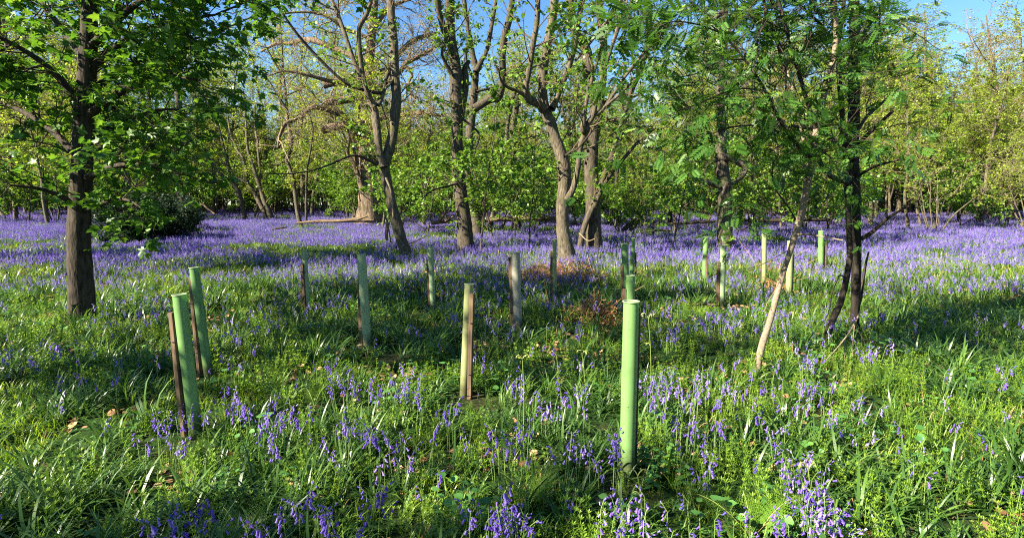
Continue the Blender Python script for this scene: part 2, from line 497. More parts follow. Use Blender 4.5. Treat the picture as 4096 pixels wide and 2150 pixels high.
def extend_up(pts, rad, L, rng, jit=.1, trop=.05):
    d = nrm((pts[-1] - pts[-4])[None])
    q, r = grow(pts[-1:], d, np.array([L]), rad[-1:], 9, jit, trop, rng, .25)
    return np.vstack([pts, q[0, 1:]]), np.concatenate([rad, r[0, 1:]])

def traced_tree(name, label, cat, base, limbs, seed, group=None, bark='bark', twigm='twig', leafm='leaf_syc', sides=12, up=5.0,
                leaves=True, lift=.2, limb_names=None, flare=1.55, Y=None, rough=.05, **kw):
    rng = np.random.default_rng(seed)
    b = at(*crop(*base)[:2], lift)
    Y0 = b[1] if Y is None else Y
    b = np.array([b[0] * Y0 / b[1], Y0, 0]); b[2] = float(tz(b[0], b[1]))
    root = empty(name, b, label, cat, group)
    polys = []
    for i, sp in enumerate(limbs):
        pts, rad = limb3d(sp, Y0)
        if i == 0 or sp.get('ground'):       # runs down into the ground with a root flare
            low = pts[0].copy(); low[2] = float(tz(low[0], low[1])) - .12
            if low[2] < pts[0, 2] - .05:
                mid = (low + pts[0]) / 2
                pts = np.vstack([low, mid, pts]); rad = np.concatenate([[rad[0] * flare, rad[0] * (1 + (flare - 1) * .4)], rad])
        if sp.get('up', pts[-1, 2] > CAM_H + Y0 * .34):
            pts, rad = extend_up(pts, rad, sp.get('upL', up) * rng.uniform(.7, 1.2), rng)
        polys.append((pts, rad, sp))
        g = Geo()
        g.add(*tubes(pts[None], rad[None], sides if rad[0] > .03 else 6, rough if rad[0] > .05 else .0, seed + i))
        g.build('trunk' if i == 0 else sp.get('n', 'limb'), M[sp.get('m', bark)], root, b)
    tw, lf = Geo(), Geo()
    src = [(p, r, sp.get('tw', 1)) for p, r, sp in polys if sp.get('tw', 1)]
    twigs_and_leaves(src, rng, twig=tw, leafg=lf if leaves else None, **kw)
    if tw.n: tw.build('twigs', M[twigm], root, b)
    if lf.n: lf.build('crown', M[leafm], root, b)
    return root

# ------------------------------------------------------------------ the main trees of the clearing
SYCKW = dict(per_m=1.3, L1=(.6, 1.9), tmpl=MIDLEAF, lsize=.13, lcount=.55, zmin=2.6, t0=.2, r1max=.025)

traced_tree('sycamore_tree', 'leaning pale brown tree with a hollow knot and a long dark branch drooping left', 'tree', ('c2', 168, 1368), [
    dict(c='c2', p=[(168, 1368, 64), (145, 1300, 60), (115, 1200, 60), (78, 1050, 54), (52, 920, 56), (60, 860, 56), (88, 770, 54), (104, 660, 52), (112, 560, 58), (114, 510, 54), (108, 400, 48), (100, 220, 45), (86, 60, 42), (82, -40, 40)], d1=.8),
    dict(c='c1', n='branch', m='bark_dark', p=[(1300, 375, 20), (1275, 430, 18), (1262, 498, 18), (1200, 497, 17), (1075, 458, 16), (965, 368, 15), (872, 272, 15), (800, 190, 14), (722, 80, 13), (668, -20, 12)], d0=.6, d1=-1.2, tw=0),
    dict(c='c1', n='branch', m='bark_dark', p=[(1230, 890, 22), (1150, 850, 14), (1080, 845, 11), (960, 895, 9), (860, 925, 8), (740, 940, 7), (605, 936, 5)], d0=0, d1=-1.5, tw=0),
    dict(c='c1', p=[(1262, 905, 44), (1240, 820, 40), (1228, 700, 42), (1215, 610, 42), (1186, 530, 36), (1140, 425, 28), (1095, 310, 25), (1052, 180, 22), (1008, 60, 20), (970, -30, 18)], d1=.7),
    dict(c='cO', p=[(1130, 955, 50), (1060, 860, 50), (1040, 770, 40), (1005, 600, 40), (985, 400, 40), (985, 250, 38), (1050, 130, 40), (1085, 20, 32), (1095, -40, 30)], d1=-.5),
    dict(c='cO', p=[(1150, 950, 40), (1185, 890, 34), (1215, 800, 28), (1255, 765, 24), (1300, 700, 18)], d1=.5),
    dict(c='c2', p=[(60, 960, 14), (85, 1030, 10), (95, 1120, 8), (98, 1180, 6)], d0=-.3, d1=-.5, tw=0, m='twig_pale', n='branch'),
    dict(c='c2', p=[(70, 1200, 20), (62, 1260, 18), (66, 1300, 16)], d0=-.35, d1=-.4, tw=0, n='broken_branch', m='deadwood'),
    dict(c='c2', n='branch', m='twig_dark', p=[(150, 1330, 8), (250, 1290, 5), (330, 1240, 4), (400, 1200, 3)], d0=-.3, d1=-.9, tw=0),
], 11, bark='bark_pale', group=None, **dict(SYCKW, per_m=1.1, lcount=.45))

traced_tree('oak_tree', 'massive old oak with a thick ridged trunk and crooked sunlit limbs behind the leaning tree', 'tree', ('c1', 1190, 1210), [
    dict(c='c1', p=[(1195, 1210, 165), (1192, 1120, 135), (1188, 1000, 122), (1178, 880, 112), (1172, 750, 100), (1166, 600, 78), (1164, 520, 66), (1180, 400, 58), (1192, 250, 50), (1208, 110, 42), (1214, -30, 38)]),
    dict(c='c1', p=[(1140, 900, 50), (1115, 790, 44), (1080, 680, 42), (1030, 620, 36), (960, 592, 30), (880, 582, 26), (805, 640, 22), (735, 668, 20), (700, 740, 14), (690, 800, 9)], d1=-3),
    dict(c='c1', p=[(1180, 360, 36), (1080, 300, 30), (1000, 262, 30), (900, 225, 30), (840, 215, 26), (760, 235, 22), (690, 235, 16), (600, 280, 10)], d1=3),
    dict(c='c1', p=[(1175, 500, 36), (1060, 455, 28), (960, 435, 22), (850, 405, 16), (730, 385, 12), (640, 410, 8)], d1=-3),
    dict(c='c2', p=[(-280, 700, 44), (-100, 660, 34), (20, 640, 30), (130, 622, 28), (250, 612, 24), (330, 622, 18), (390, 618, 10)], d1=-3),
    dict(c='c2', p=[(-270, 560, 40), (-60, 520, 34), (60, 450, 30), (140, 380, 24), (170, 340, 24), (250, 300, 20), (300, 270, 18), (365, 228, 12)], d1=-2),
    dict(c='c2', p=[(-280, 460, 40), (-100, 420, 34), (60, 380, 30), (130, 290, 28), (200, 225, 26), (270, 195, 20), (350, 178, 12)], d1=2),
    dict(c='c2', p=[(150, 350, 16), (200, 400, 16), (185, 440, 14), (190, 500, 10), (200, 560, 6)], d0=-2, d1=-2.5),
    dict(c='cO', p=[(1120, 260, 44), (1200, 130, 40), (1260, 60, 34), (1400, 10, 24), (1500, -30, 18)], d1=2),
    dict(c='cO', p=[(1100, 350, 40), (960, 300, 30), (850, 260, 30), (760, 190, 26), (640, 130, 24), (500, 110, 20), (330, 120, 16), (220, 160, 10)], d1=-2),
    dict(c='cO', p=[(1120, 150, 40), (1000, 20, 34), (900, -60, 28)], d1=-2),
    dict(c='c1', p=[(1150, 1010, 26), (1100, 880, 22), (1070, 830, 18), (1080, 740, 14)], d0=-.8, d1=-1.2),
], 12, bark='oak_bark', twigm='twig_pale', leafm='leaf_bud', sides=20, up=7, rough=.09, flare=1.2,
    per_m=2.6, L1=(1.0, 3.2), m2=7, m3=4, l2=.5, l3=.5, tmpl=FARLEAF, lsize=.11, lcount=.22, zmin=3.0, t0=.2, rmin=.006, r1max=.04, jit=.3)

traced_tree('sycamore_tree', 'dark straight trunk forking high beside a thinner twin, ragged leaf sprays on its waist', 'tree', ('c2', 492, 1338), [
    dict(c='c2', p=[(494, 1338, 95), (486, 1250, 84), (476, 1150, 78), (456, 1000, 68), (446, 800, 58), (444, 640, 58), (440, 520, 66), (438, 420, 72), (430, 330, 60), (412, 220, 52), (405, 100, 48), (400, -40, 44)], d1=.5),
    dict(c='c2', p=[(430, 300, 44), (388, 205, 36), (362, 120, 34), (345, 50, 32), (332, -40, 30)], d1=-.8),
    dict(c='c2', p=[(468, 620, 34), (486, 500, 34), (492, 420, 32), (486, 370, 30), (510, 330, 20)], d0=.3, d1=.6),
    dict(c='c2', p=[(415, 400, 26), (380, 340, 18), (362, 290, 14), (372, 240, 8)], d1=-.6),
    dict(c='c2', n='branch', m='bark_dark', p=[(470, 640, 14), (560, 720, 10), (545, 800, 9), (520, 880, 8), (480, 840, 5)], d0=-.3, d1=-1, tw=0),
    dict(c='c2', n='branch', m='bark_dark', p=[(450, 990, 14), (380, 1010, 10), (310, 1030, 8), (250, 1080, 5)], d0=-.3, d1=-1.2),
], 13, bark='bark', **dict(SYCKW, per_m=1.2, zmin=2.2))

traced_tree('sycamore_tree', 'thinner twin trunk with a mossy elbow limb bending up to the right', 'tree', ('c2', 552, 1262), [
    dict(c='c2', p=[(554, 1262, 66), (545, 1180, 52), (522, 1080, 46), (506, 950, 44), (508, 800, 44), (518, 680, 44), (530, 560, 44), (540, 450, 38), (545, 370, 32), (530, 300, 28), (510, 190, 26), (488, 60, 24), (480, -30, 22)], d1=.4),
    dict(c='c2', p=[(535, 590, 44), (580, 560, 44), (620, 535, 46), (662, 528, 44), (682, 480, 40), (690, 400, 38), (688, 300, 38), (700, 200, 38), (722, 120, 36), (735, 50, 32), (746, -40, 28)], d1=-1),
    dict(c='c2', p=[(545, 390, 30), (575, 330, 26), (605, 270, 24), (628, 150, 22), (648, 40, 20), (655, -30, 18)], d1=.8),
    dict(c='c2', p=[(550, 500, 16), (570, 490, 14), (640, 472, 12), (690, 440, 10), (760, 380, 9), (840, 300, 7), (910, 225, 5)], d1=1.2),
    dict(c='c2', n='branch', m='bark_dark', p=[(552, 480, 14), (530, 420, 14), (500, 350, 13), (492, 290, 12), (508, 200, 10), (500, 120, 8)], d0=-.3, d1=-.9),
], 14, bark='bark', **dict(SYCKW, per_m=1.2, zmin=2.2))

traced_tree('sycamore_tree', 'pale trunk with a swollen knee and three upswept arms forking above a bulge', 'tree', ('c2', 1036, 1392), [
    dict(c='c2', p=[(1040, 1392, 100), (1028, 1320, 82), (1016, 1230, 70), (1014, 1130, 68), (1022, 1030, 70), (1024, 930, 74), (1006, 840, 66), (975, 750, 60), (950, 670, 60), (926, 610, 58), (912, 560, 52), (908, 480, 50), (908, 390, 50), (922, 300, 48), (945, 180, 46), (962, 90, 44), (976, -40, 42)], d1=.4),
    dict(c='c2', p=[(915, 595, 46), (880, 562, 42), (840, 545, 38), (815, 515, 34), (820, 450, 30), (842, 330, 30), (858, 220, 29), (876, 120, 28), (882, -40, 26)], d1=-.9),
    dict(c='c2', p=[(955, 590, 40), (975, 550, 36), (1002, 480, 33), (1045, 370, 31), (1076, 260, 30), (1092, 150, 30), (1112, 50, 28), (1128, -40, 26)], d1=.9),
    dict(c='c2', n='branch', p=[(830, 530, 24), (775, 495, 18), (715, 470, 16), (680, 430, 12), (668, 370, 8)], d0=-.2, d1=-1.4),
    dict(c='c2', p=[(1040, 1080, 40), (1075, 1010, 32), (1100, 890, 30), (1114, 780, 32), (1150, 690, 34), (70, 1180, 54, 'cT'), (95, 960, 34, 'cT'), (130, 800, 32, 'cT'), (200, 550, 28, 'cT'), (290, 270, 28, 'cT'), (350, 60, 26, 'cT'), (376, -50, 24, 'cT')], d0=-.1, d1=-1.2),
    dict(c='cT', p=[(95, 1130, 50), (150, 1070, 48), (180, 980, 38), (205, 820, 32), (278, 580, 32), (330, 430, 30), (398, 230, 38), (450, 130, 32), (500, 40, 28), (525, -40, 24)], d0=-.5, d1=-1.8),
    dict(c='cT', p=[(170, 1040, 40), (250, 985, 32), (340, 860, 28), (430, 720, 26), (540, 575, 28), (620, 480, 24), (740, 330, 30), (860, 190, 20)], d0=-.7, d1=-1.2),
    dict(c='cT', p=[(260, 970, 24), (390, 860, 24), (500, 755, 20), (580, 690, 10)], d0=-.8, d1=-1.6),
    dict(c='cT', p=[(0, 550, 24), (110, 420, 24), (210, 290, 26), (320, 150, 24), (400, 50, 22), (440, -40, 18)], d0=.5, d1=-.4),
    dict(c='c2', n='branch', m='bark_dark', p=[(1020, 850, 14), (1060, 820, 12), (1100, 800, 10), (1180, 700, 10), (1230, 620, 8)], d0=-.3, d1=-.8),
    dict(c='c2', n='branch', m='twig_dark', p=[(1010, 800, 9), (1020, 860, 9), (1028, 890, 8), (1010, 960, 7), (960, 968, 5), (920, 955, 4)], d0=-.35, d1=-.7, tw=0),
    dict(c='c2', n='branch', p=[(1352, 640, 12), (1250, 640, 8)], d0=-1, d1=-1, tw=0, m='twig_dark'),
], 15, bark='bark_pale', **dict(SYCKW, per_m=1.3, zmin=2.6))

traced_tree('lime_tree', 'stout grey trunk dividing into a scarred left limb and upright right limb', 'tree', ('c2', 1186, 1345), [
    dict(c='c2', p=[(1186, 1345, 92), (1182, 1250, 84), (1178, 1130, 80), (1172, 980, 76), (1168, 860, 74), (1178, 740, 70), (1196, 640, 72), (1192, 560, 66), (1165, 460, 58), (1150, 360, 58), (1140, 270, 56), (1100, 210, 50), (1068, 120, 46), (1050, -40, 44)], d1=.5),
    dict(c='c2', p=[(1200, 620, 50), (1222, 520, 42), (1232, 420, 40), (1236, 300, 40), (1232, 190, 42), (1218, 90, 40), (1208, -40, 38)], d1=.9),
    dict(c='cT', p=[(240, 960, 70), (330, 920, 70), (400, 890, 66), (470, 850, 50), (530, 800, 20)], d0=.2, d1=.4),
    dict(c='cT', p=[(300, 1080, 40), (360, 1100, 36), (440, 1130, 30), (560, 1140, 24), (700, 1140, 12)], d0=.2, d1=1.0),
], 16, bark='bark', **dict(SYCKW, per_m=1.2, zmin=3.0))

traced_tree('ash_tree', 'thin forked trunk slanting up to the right from the foot of the stout grey trunk', 'tree', ('c2', 1108, 1352), [
    dict(c='c2', p=[(1108, 1352, 34), (1118, 1280, 32), (1138, 1210, 33), (1172, 1130, 36), (1205, 1040, 30), (1240, 950, 26), (1290, 810, 24), (1330, 680, 22), (1372, 540, 20), (1400, 420, 16)], d0=0, d1=.8),
    dict(c='c2', p=[(1185, 1120, 26), (1225, 1030, 22), (1270, 950, 20), (1352, 850, 19), (1430, 760, 16), (1520, 690, 12)], d0=.1, d1=-.8),
    dict(c='c2', n='branch', m='twig_pale', p=[(1105, 1260, 9), (1150, 1300, 6), (1190, 1290, 4)], d0=-.2, d1=-.6, tw=0),
], 17, bark='bark', sides=9, **dict(SYCKW, per_m=1.6, zmin=1.6, L1=(.5, 1.4)))

traced_tree('sycamore_tree', 'sunlit scabby trunk with a looped side limb, standing right of the tubes', 'tree', ('c3', 548, 1345), [
    dict(c='c3', p=[(550, 1345, 90), (542, 1280, 80), (538, 1200, 76), (540, 1100, 75), (536, 1000, 72), (526, 900, 66), (520, 800, 58), (522, 700, 52), (518, 600, 44), (512, 500, 40), (520, 380, 38), (530, 250, 36), (538, 100, 34), (540, -40, 32)], d1=.3),
    dict(c='c3', p=[(540, 850, 40), (585, 862, 32), (622, 882, 34), (652, 906, 30), (640, 945, 26), (605, 978, 22), (560, 1000, 18)], d0=-.1, d1=-.5, tw=0),
    dict(c='c3', p=[(510, 1010, 22), (460, 990, 26), (400, 970, 28), (365, 935, 24)], d0=-.1, d1=-.3, tw=0),
    dict(c='c3', p=[(538, 60, 30), (480, 110, 20), (440, 200, 14)], d0=0, d1=-.5),
], 18, bark='bark', **dict(SYCKW, per_m=1.6, zmin=2.5))

T6 = [(2430, 906, 16), (2440, 870, 15), (2450, 832, 14), (2462, 766, 14), (2478, 577, 15), (2495, 501, 16), (2513, 421, 17), (2531, 355, 18), (2566, 275, 20), (2588, 186, 24), (2597, 111, 26), (2588, 22, 26), (2584, -30, 24)]
traced_tree('sycamore_tree', 'dark slim tree with a kinked upper stem against the blue sky', 'tree', ('s', 2430, 906), [
    dict(c='s', p=T6, d1=-1),
    dict(c='cT', p=[(640, 440, 36), (720, 340, 30), (800, 260, 26), (870, 170, 18)], d0=-.6, d1=-1.4),
    dict(c='cT', p=[(520, 880, 20), (590, 840, 16), (640, 800, 10)], d0=-.3, d1=-.8),
    dict(c='cT', p=[(610, 380, 24), (560, 330, 18), (500, 180, 14), (480, 130, 10)], d0=-.5, d1=.2),
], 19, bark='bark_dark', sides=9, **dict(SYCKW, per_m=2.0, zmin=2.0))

# slender trees behind
def slender(label, base, limbs, seed, group=None, name='slender_tree', **kw):
    k = dict(SYCKW, per_m=2.4, L1=(.6, 1.8), lsize=.11, lcount=.75, zmin=1.8, tmpl=FARLEAF, rmin=.005)
    k.update(kw)
    return traced_tree(name, label, 'tree', base, limbs, seed, group, sides=9, leafm=k.pop('leafm', 'leaf_far'), up=3, **k)
slender('slim tree with a crooked tan stem, standing alone left of the old oak', ('cA', 1625, 1078), [
    dict(c='cA', p=[(1628, 1078, 52), (1605, 980, 46), (1588, 880, 45), (1560, 660, 42), (1530, 520, 40), (1484, 370, 38), (1528, 250, 36), (1522, 100, 36), (1490, -40, 32), (1470, -300, 28), (1440, -573, 24), (1425, -900, 18), (1400, -1200, 14)], d1=.4),
    dict(c='cA', p=[(1500, 90, 16), (1400, 110, 14), (1360, 200, 12), (1330, 300, 8)], d1=-1, tw=0, m='bark_pale'),
    dict(c='cO', p=[(340, 1000, 22), (270, 890, 16), (190, 760, 12), (150, 700, 8)], d1=-.8),
    dict(c='cO', p=[(290, 680, 18), (200, 520, 12), (130, 400, 8)], d1=-1),
    dict(c='cO', p=[(330, 860, 16), (420, 820, 12), (500, 780, 6)], d1=.8),
    dict(c='cO', p=[(375, 1090, 22), (450, 1040, 20), (520, 980, 18), (590, 940, 12)], d1=1),
], 21, bark='bark_pale', lcount=1.0)
slender('straight thin dark sapling right beside the crooked tan stem', ('cA', 1690, 1058), [
    dict(c='cA', p=[(1690, 1058, 28), (1690, 800, 25), (1700, 480, 22), (1738, 250, 20), (1756, 0, 18), (1640, -300, 12), (1650, -480, 9)], d1=.5)], 22, lcount=1.0)
slender('dark tree bending left with two stems rising from its curved foot', ('cA', 1032, 1034), [
    dict(c='cA', p=[(1035, 1034, 60), (1010, 930, 50), (985, 820, 52), (945, 690, 56), (890, 620, 44), (800, 565, 42), (720, 470, 36), (650, 380, 28), (560, 200, 22), (440, 60, 18)], d1=-1.2),
    dict(c='cA', p=[(950, 680, 60), (905, 590, 52), (860, 480, 44), (830, 380, 34), (800, 250, 26), (745, 30, 20), (715, -120, 14)], d1=.4),
    dict(c='cA', p=[(820, 570, 14), (740, 610, 12), (650, 625, 10), (560, 620, 6)], d0=-.4, d1=-1.2),
    dict(c='cA', p=[(845, 440, 20), (840, 300, 14), (850, 60, 9)], d1=.8),
], 23, bark='bark')
slender('pale tree leaning left over the bluebells, its trunk splitting low', ('cA', 1318, 1012), [
    dict(c='cA', p=[(1320, 1012, 60), (1280, 920, 52), (1240, 830, 50), (1200, 700, 44), (1150, 550, 40), (1112, 430, 36), (1062, 280, 31), (1046, 100, 29), (1040, -40, 24), (1020, -300, 18)], d1=.5),
    dict(c='cA', p=[(1245, 960, 44), (1190, 850, 46), (1130, 740, 42), (1062, 640, 38), (1040, 500, 36), (1000, 350, 30), (945, 270, 24), (870, 80, 20), (840, -100, 14)], d0=.4, d1=1.4, ground=1),
    dict(c='cA', p=[(1150, 720, 30), (1040, 620, 30), (940, 575, 28), (880, 520, 20)], d0=.8, d1=1.6),
    dict(c='cA', p=[(1255, 850, 18), (1290, 800, 16), (1350, 765, 12), (1400, 720, 6)], d0=.1, d1=-.6, tw=0),
    dict(c='cA', p=[(1150, 1000, 14), (1200, 920, 14), (1240, 870, 12)], d0=-.2, d1=-.1, tw=0, m='bark_pale', n='dead_branch'),
], 24, bark='bark_pale')
slender('tan sapling rising upright through the split of the pale leaning tree', ('cA', 1130, 1003), [
    dict(c='cA', p=[(1130, 1003, 26), (1160, 880, 26), (1185, 700, 24), (1195, 550, 24), (1178, 350, 26), (1156, 120, 30), (1142, 10, 28), (1130, -200, 18)], d1=.6)], 25, bark='bark_pale')
slender('short dark trunk tilted left at the edge of the left hand shrub', ('cA', 722, 972), [
    dict(c='cA', p=[(725, 972, 36), (690, 920, 34), (640, 850, 32), (580, 740, 28), (540, 660, 22), (500, 560, 14)], d1=-.5)], 26, bark='bark')
traced_tree('sycamore_tree', 'mottled trunk half hidden by dark foliage at the left end of the bluebells', 'tree', ('cA', 400, 1045), [
    dict(c='cA', p=[(405, 1045, 140), (385, 980, 108), (360, 880, 92), (335, 760, 74), (318, 640, 64), (310, 480, 66), (308, 330, 80), (312, 220, 82), (322, 110, 78), (318, -50, 70), (300, -400, 60), (280, -900, 50), (260, -1400, 40)], d1=.4),
    dict(c='cA', p=[(330, 220, 24), (420, 180, 18), (520, 170, 14), (600, 160, 9)], d1=-1),
    dict(c='cA', p=[(420, 960, 26), (500, 880, 22), (570, 860, 20), (630, 910, 18), (700, 960, 16)], d0=.4, d1=.2, tw=0, m='deadwood', n='broken_branch'),
], 27, bark='bark', Y=40.0, **dict(SYCKW, per_m=2.0, zmin=2.2, lcount=.7))
slender('slim curving tree between the twin trunks and the three armed one', ('c2', 625, 1222), [
    dict(c='c2', p=[(622, 1222, 26), (640, 1150, 24), (662, 1060, 24), (680, 960, 22), (692, 870, 22), (710, 780, 20), (716, 680, 20), (735, 580, 20), (756, 490, 18), (775, 430, 10)], d1=.5),
    dict(c='c2', p=[(715, 620, 12), (690, 570, 10), (655, 540, 7)], d1=-.6)], 28, bark='bark_pale', leafm='leaf_syc')
slender('upright knobbly tree just right of the slim curving one, twiggy above', ('c2', 766, 1222), [
    dict(c='c2', p=[(766, 1222, 48), (762, 1120, 40), (756, 980, 38), (752, 860, 34), (746, 760, 30), (748, 680, 30), (766, 580, 26), (766, 470, 22), (760, 360, 16)], d1=.3),
    dict(c='c2', p=[(750, 740, 18), (810, 750, 14), (850, 730, 9)], d1=-.6),
    dict(c='c2', p=[(760, 590, 18), (800, 540, 14), (830, 480, 9)], d1=.6)], 29, bark='bark')
slender('pale slender pole tree with a level side branch, seen left of the leaning rowan', ('cS', 308, 880), [
    dict(c='cS', p=[(308, 880, 34), (300, 760, 30), (290, 640, 28), (282, 480, 27), (268, 300, 27), (256, 150, 25), (262, 0, 23), (258, -200, 18), (262, -420, 12)], d1=.2),
    dict(c='cS', p=[(266, 305, 18), (190, 298, 15), (100, 294, 14), (60, 250, 12), (40, 200, 9)], d1=-.5, tw=0),
    dict(c='cS', p=[(252, 165, 16), (210, 130, 13), (165, 85, 9)], d1=.5, tw=0)], 30, bark='bark_pale')
slender('pale thin stem half hidden behind the leaning rowan trunk', ('cS', 505, 935), [
    dict(c='cS', p=[(505, 935, 26), (495, 780, 25), (480, 600, 24), (468, 430, 24), (462, 280, 22), (450, 60, 16)], d1=.3)], 31, bark='bark_pale')
slender('dark crooked sapling between the kinked stem and the scabby trunk', ('c3', 240, 1215), [
    dict(c='c3', p=[(240, 1215, 34), (244, 1140, 28), (262, 1050, 26), (280, 940, 24), (286, 860, 24), (322, 760, 20), (326, 660, 18), (330, 540, 12)], d1=.3),
    dict(c='c3', p=[(284, 855, 18), (220, 830, 20), (150, 800, 18), (90, 790, 12)], d0=0, d1=-.5),
    dict(c='c3', p=[(282, 870, 16), (272, 780, 14), (280, 690, 9)], d1=.5)], 32, bark='bark_dark', leafm='leaf_syc')
slender('short pale trunk leaning right behind the fallen prop log', ('s', 2465, 915), [
    dict(c='s', p=[(2465, 915, 22), (2478, 860, 20), (2490, 790, 18), (2494, 740, 14), (2500, 640, 9)], d1=.3)], 33, bark='bark_pale')

# rowans on the right, near the camera
ROWKW = dict(per_m=6, L1=(.35, 1.2), m2=5, l2=.5, m3=0, tmpl=ROWAN, lsize=.14, lcount=.8, zmin=1.6, t0=.12, r1max=.008, rmin=.0022, flat=.75, trop=.0, upbias=.05)
traced_tree('rowan_tree', 'slender pale rowan leaning right out of the sunlit grass in front of the dark trunks', 'tree', ('cR', 190, 1235), [
    dict(c='cR', p=[(188, 1235, 82), (218, 1110, 76), (252, 980, 74), (295, 850, 68), (335, 720, 65), (405, 460, 62), (474, 220, 58), (530, 50, 57), (955, 1150, 37, 'c3'), (985, 1000, 38, 'c3'), (1008, 870, 42, 'c3'), (1034, 710, 34, 'c3'), (1068, 545, 30, 'c3'), (1103, 430, 27, 'c3'), (1132, 290, 26, 'c3'), (1142, 150, 24, 'c3'), (1130, -30, 22, 'c3')], d1=.6, tw=.3),
    dict(c='c3', m='bark_dark', p=[(1004, 855, 24), (945, 800, 21), (882, 730, 19), (822, 620, 17), (752, 480, 15), (682, 370, 13), (592, 255, 11), (470, 140, 8)], d0=.3, d1=-.3),
    dict(c='c3', p=[(1000, 845, 24), (962, 730, 20), (934, 590, 18), (905, 470, 17), (880, 390, 15), (862, 300, 12)], d0=.3, d1=.8, tw=.5),
    dict(c='c3', m='bark_dark', p=[(1030, 690, 24), (992, 570, 21), (950, 430, 20), (912, 290, 20), (870, 150, 18), (822, -30, 15)], d0=.4, d1=.2, tw=.5),
    dict(c='c3', m='bark_dark', p=[(876, 550, 10), (868, 440, 13), (838, 270, 20), (806, 180, 20), (770, 80, 17), (742, -30, 14)], d0=.6, d1=.9, tw=.6),
    dict(c='c3', p=[(1020, 850, 18), (1060, 830, 16), (1110, 790, 12), (1200, 720, 8)], d0=.3, d1=-.3),
    dict(c='c6', n='branch', p=[(935, 118, 14), (990, 118, 12), (1060, 128, 10), (1180, 150, 7)], d0=.1, d1=-.4),
    dict(c='cS', n='branch', p=[(575, 1125, 10), (520, 1155, 9), (420, 1210, 8), (330, 1255, 7), (180, 1295, 4)], d0=.05, d1=-.7, tw=0),
    dict(c='cS', n='branch', m='bark_dark', p=[(635, 850, 16), (585, 760, 14), (520, 670, 13), (450, 570, 12), (425, 450, 11), (435, 330, 8)], d0=.2, d1=-.2),
    dict(c='cS', n='branch', m='twig_pale', p=[(690, 720, 12), (780, 670, 10), (880, 645, 8), (1000, 635, 5)], d0=.2, d1=-.5),
    dict(c='cR', n='branch', m='twig_pale', p=[(430, 330, 10), (370, 450, 9), (300, 560, 8), (265, 660, 6)], d0=0, d1=-.25, tw=0),
    dict(c='c3', m='bark_dark', p=[(760, 490, 10), (650, 480, 9), (540, 500, 8), (400, 560, 7), (280, 600, 5)], d0=-.1, d1=-.9),
    dict(c='c3', m='bark_dark', p=[(640, 320, 9), (520, 330, 8), (380, 400, 7), (260, 420, 5)], d0=-.2, d1=-.6),
    dict(c='c3', m='bark_dark', p=[(500, 170, 8), (380, 130, 8), (250, 120, 6), (120, 180, 4)], d0=-.3, d1=-.9),
    dict(c='c3', m='bark_dark', p=[(900, 740, 9), (760, 690, 9), (640, 680, 7), (480, 720, 5), (400, 800, 4)], d0=.2, d1=-.6),
    dict(c='c3', m='bark_dark', p=[(800, 600, 9), (680, 590, 9), (560, 560, 7), (420, 570, 5), (300, 540, 4)], d0=.1, d1=1.2),
    dict(c='c3', m='bark_dark', p=[(700, 400, 9), (640, 270, 9), (560, 160, 7), (420, 60, 5), (330, -20, 4)], d0=-.2, d1=1.2),
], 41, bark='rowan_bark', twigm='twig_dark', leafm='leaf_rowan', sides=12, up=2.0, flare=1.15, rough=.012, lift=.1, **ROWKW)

traced_tree('rowan_tree', 'bent dark rowan stem with a pale split foot, left of the darkest trunk', 'tree', ('cR', 940, 915), [
    dict(c='cR', p=[(945, 915, 84), (975, 820, 74), (1012, 720, 70), (1085, 570, 66), (1130, 400, 62), (1165, 230, 60), (1185, 60, 60), (1212, 1250, 30, 'c3'), (1205, 1100, 30, 'c3'), (1196, 950, 30, 'c3'), (1190, 800, 28, 'c3'), (1165, 500, 25, 'c3'), (1152, 300, 23, 'c3'), (1165, 150, 20, 'c3'), (1190, -30, 18, 'c3')], d1=.4, tw=.4),
    dict(c='c3', m='bark_dark', p=[(1205, 990, 24), (1110, 950, 25), (1058, 880, 23), (1036, 780, 19), (1030, 700, 15)], d0=.2, d1=-.5),
    dict(c='c3', m='bark_dark', p=[(1185, 815, 24), (1105, 742, 24), (985, 692, 18), (820, 682, 14), (680, 676, 11), (550, 690, 8)], d0=.2, d1=-1.2),
    dict(c='cR', n='branch', m='bark_dark', p=[(1150, 300, 20), (1080, 270, 16), (1050, 330, 14), (1000, 450, 12), (980, 560, 10), (950, 700, 8), (880, 800, 6)], d0=0, d1=-.4, tw=0),
    dict(c='c3', m='bark_dark', p=[(1150, 300, 14), (1080, 160, 14), (980, 60, 12), (880, -30, 9)], d0=.3, d1=-.5),
], 42, bark='bark_shaded', twigm='twig_dark', leafm='leaf_rowan', sides=12, up=2.0, flare=1.1, lift=.1, **dict(ROWKW, per_m=4.5, zmin=2.2))

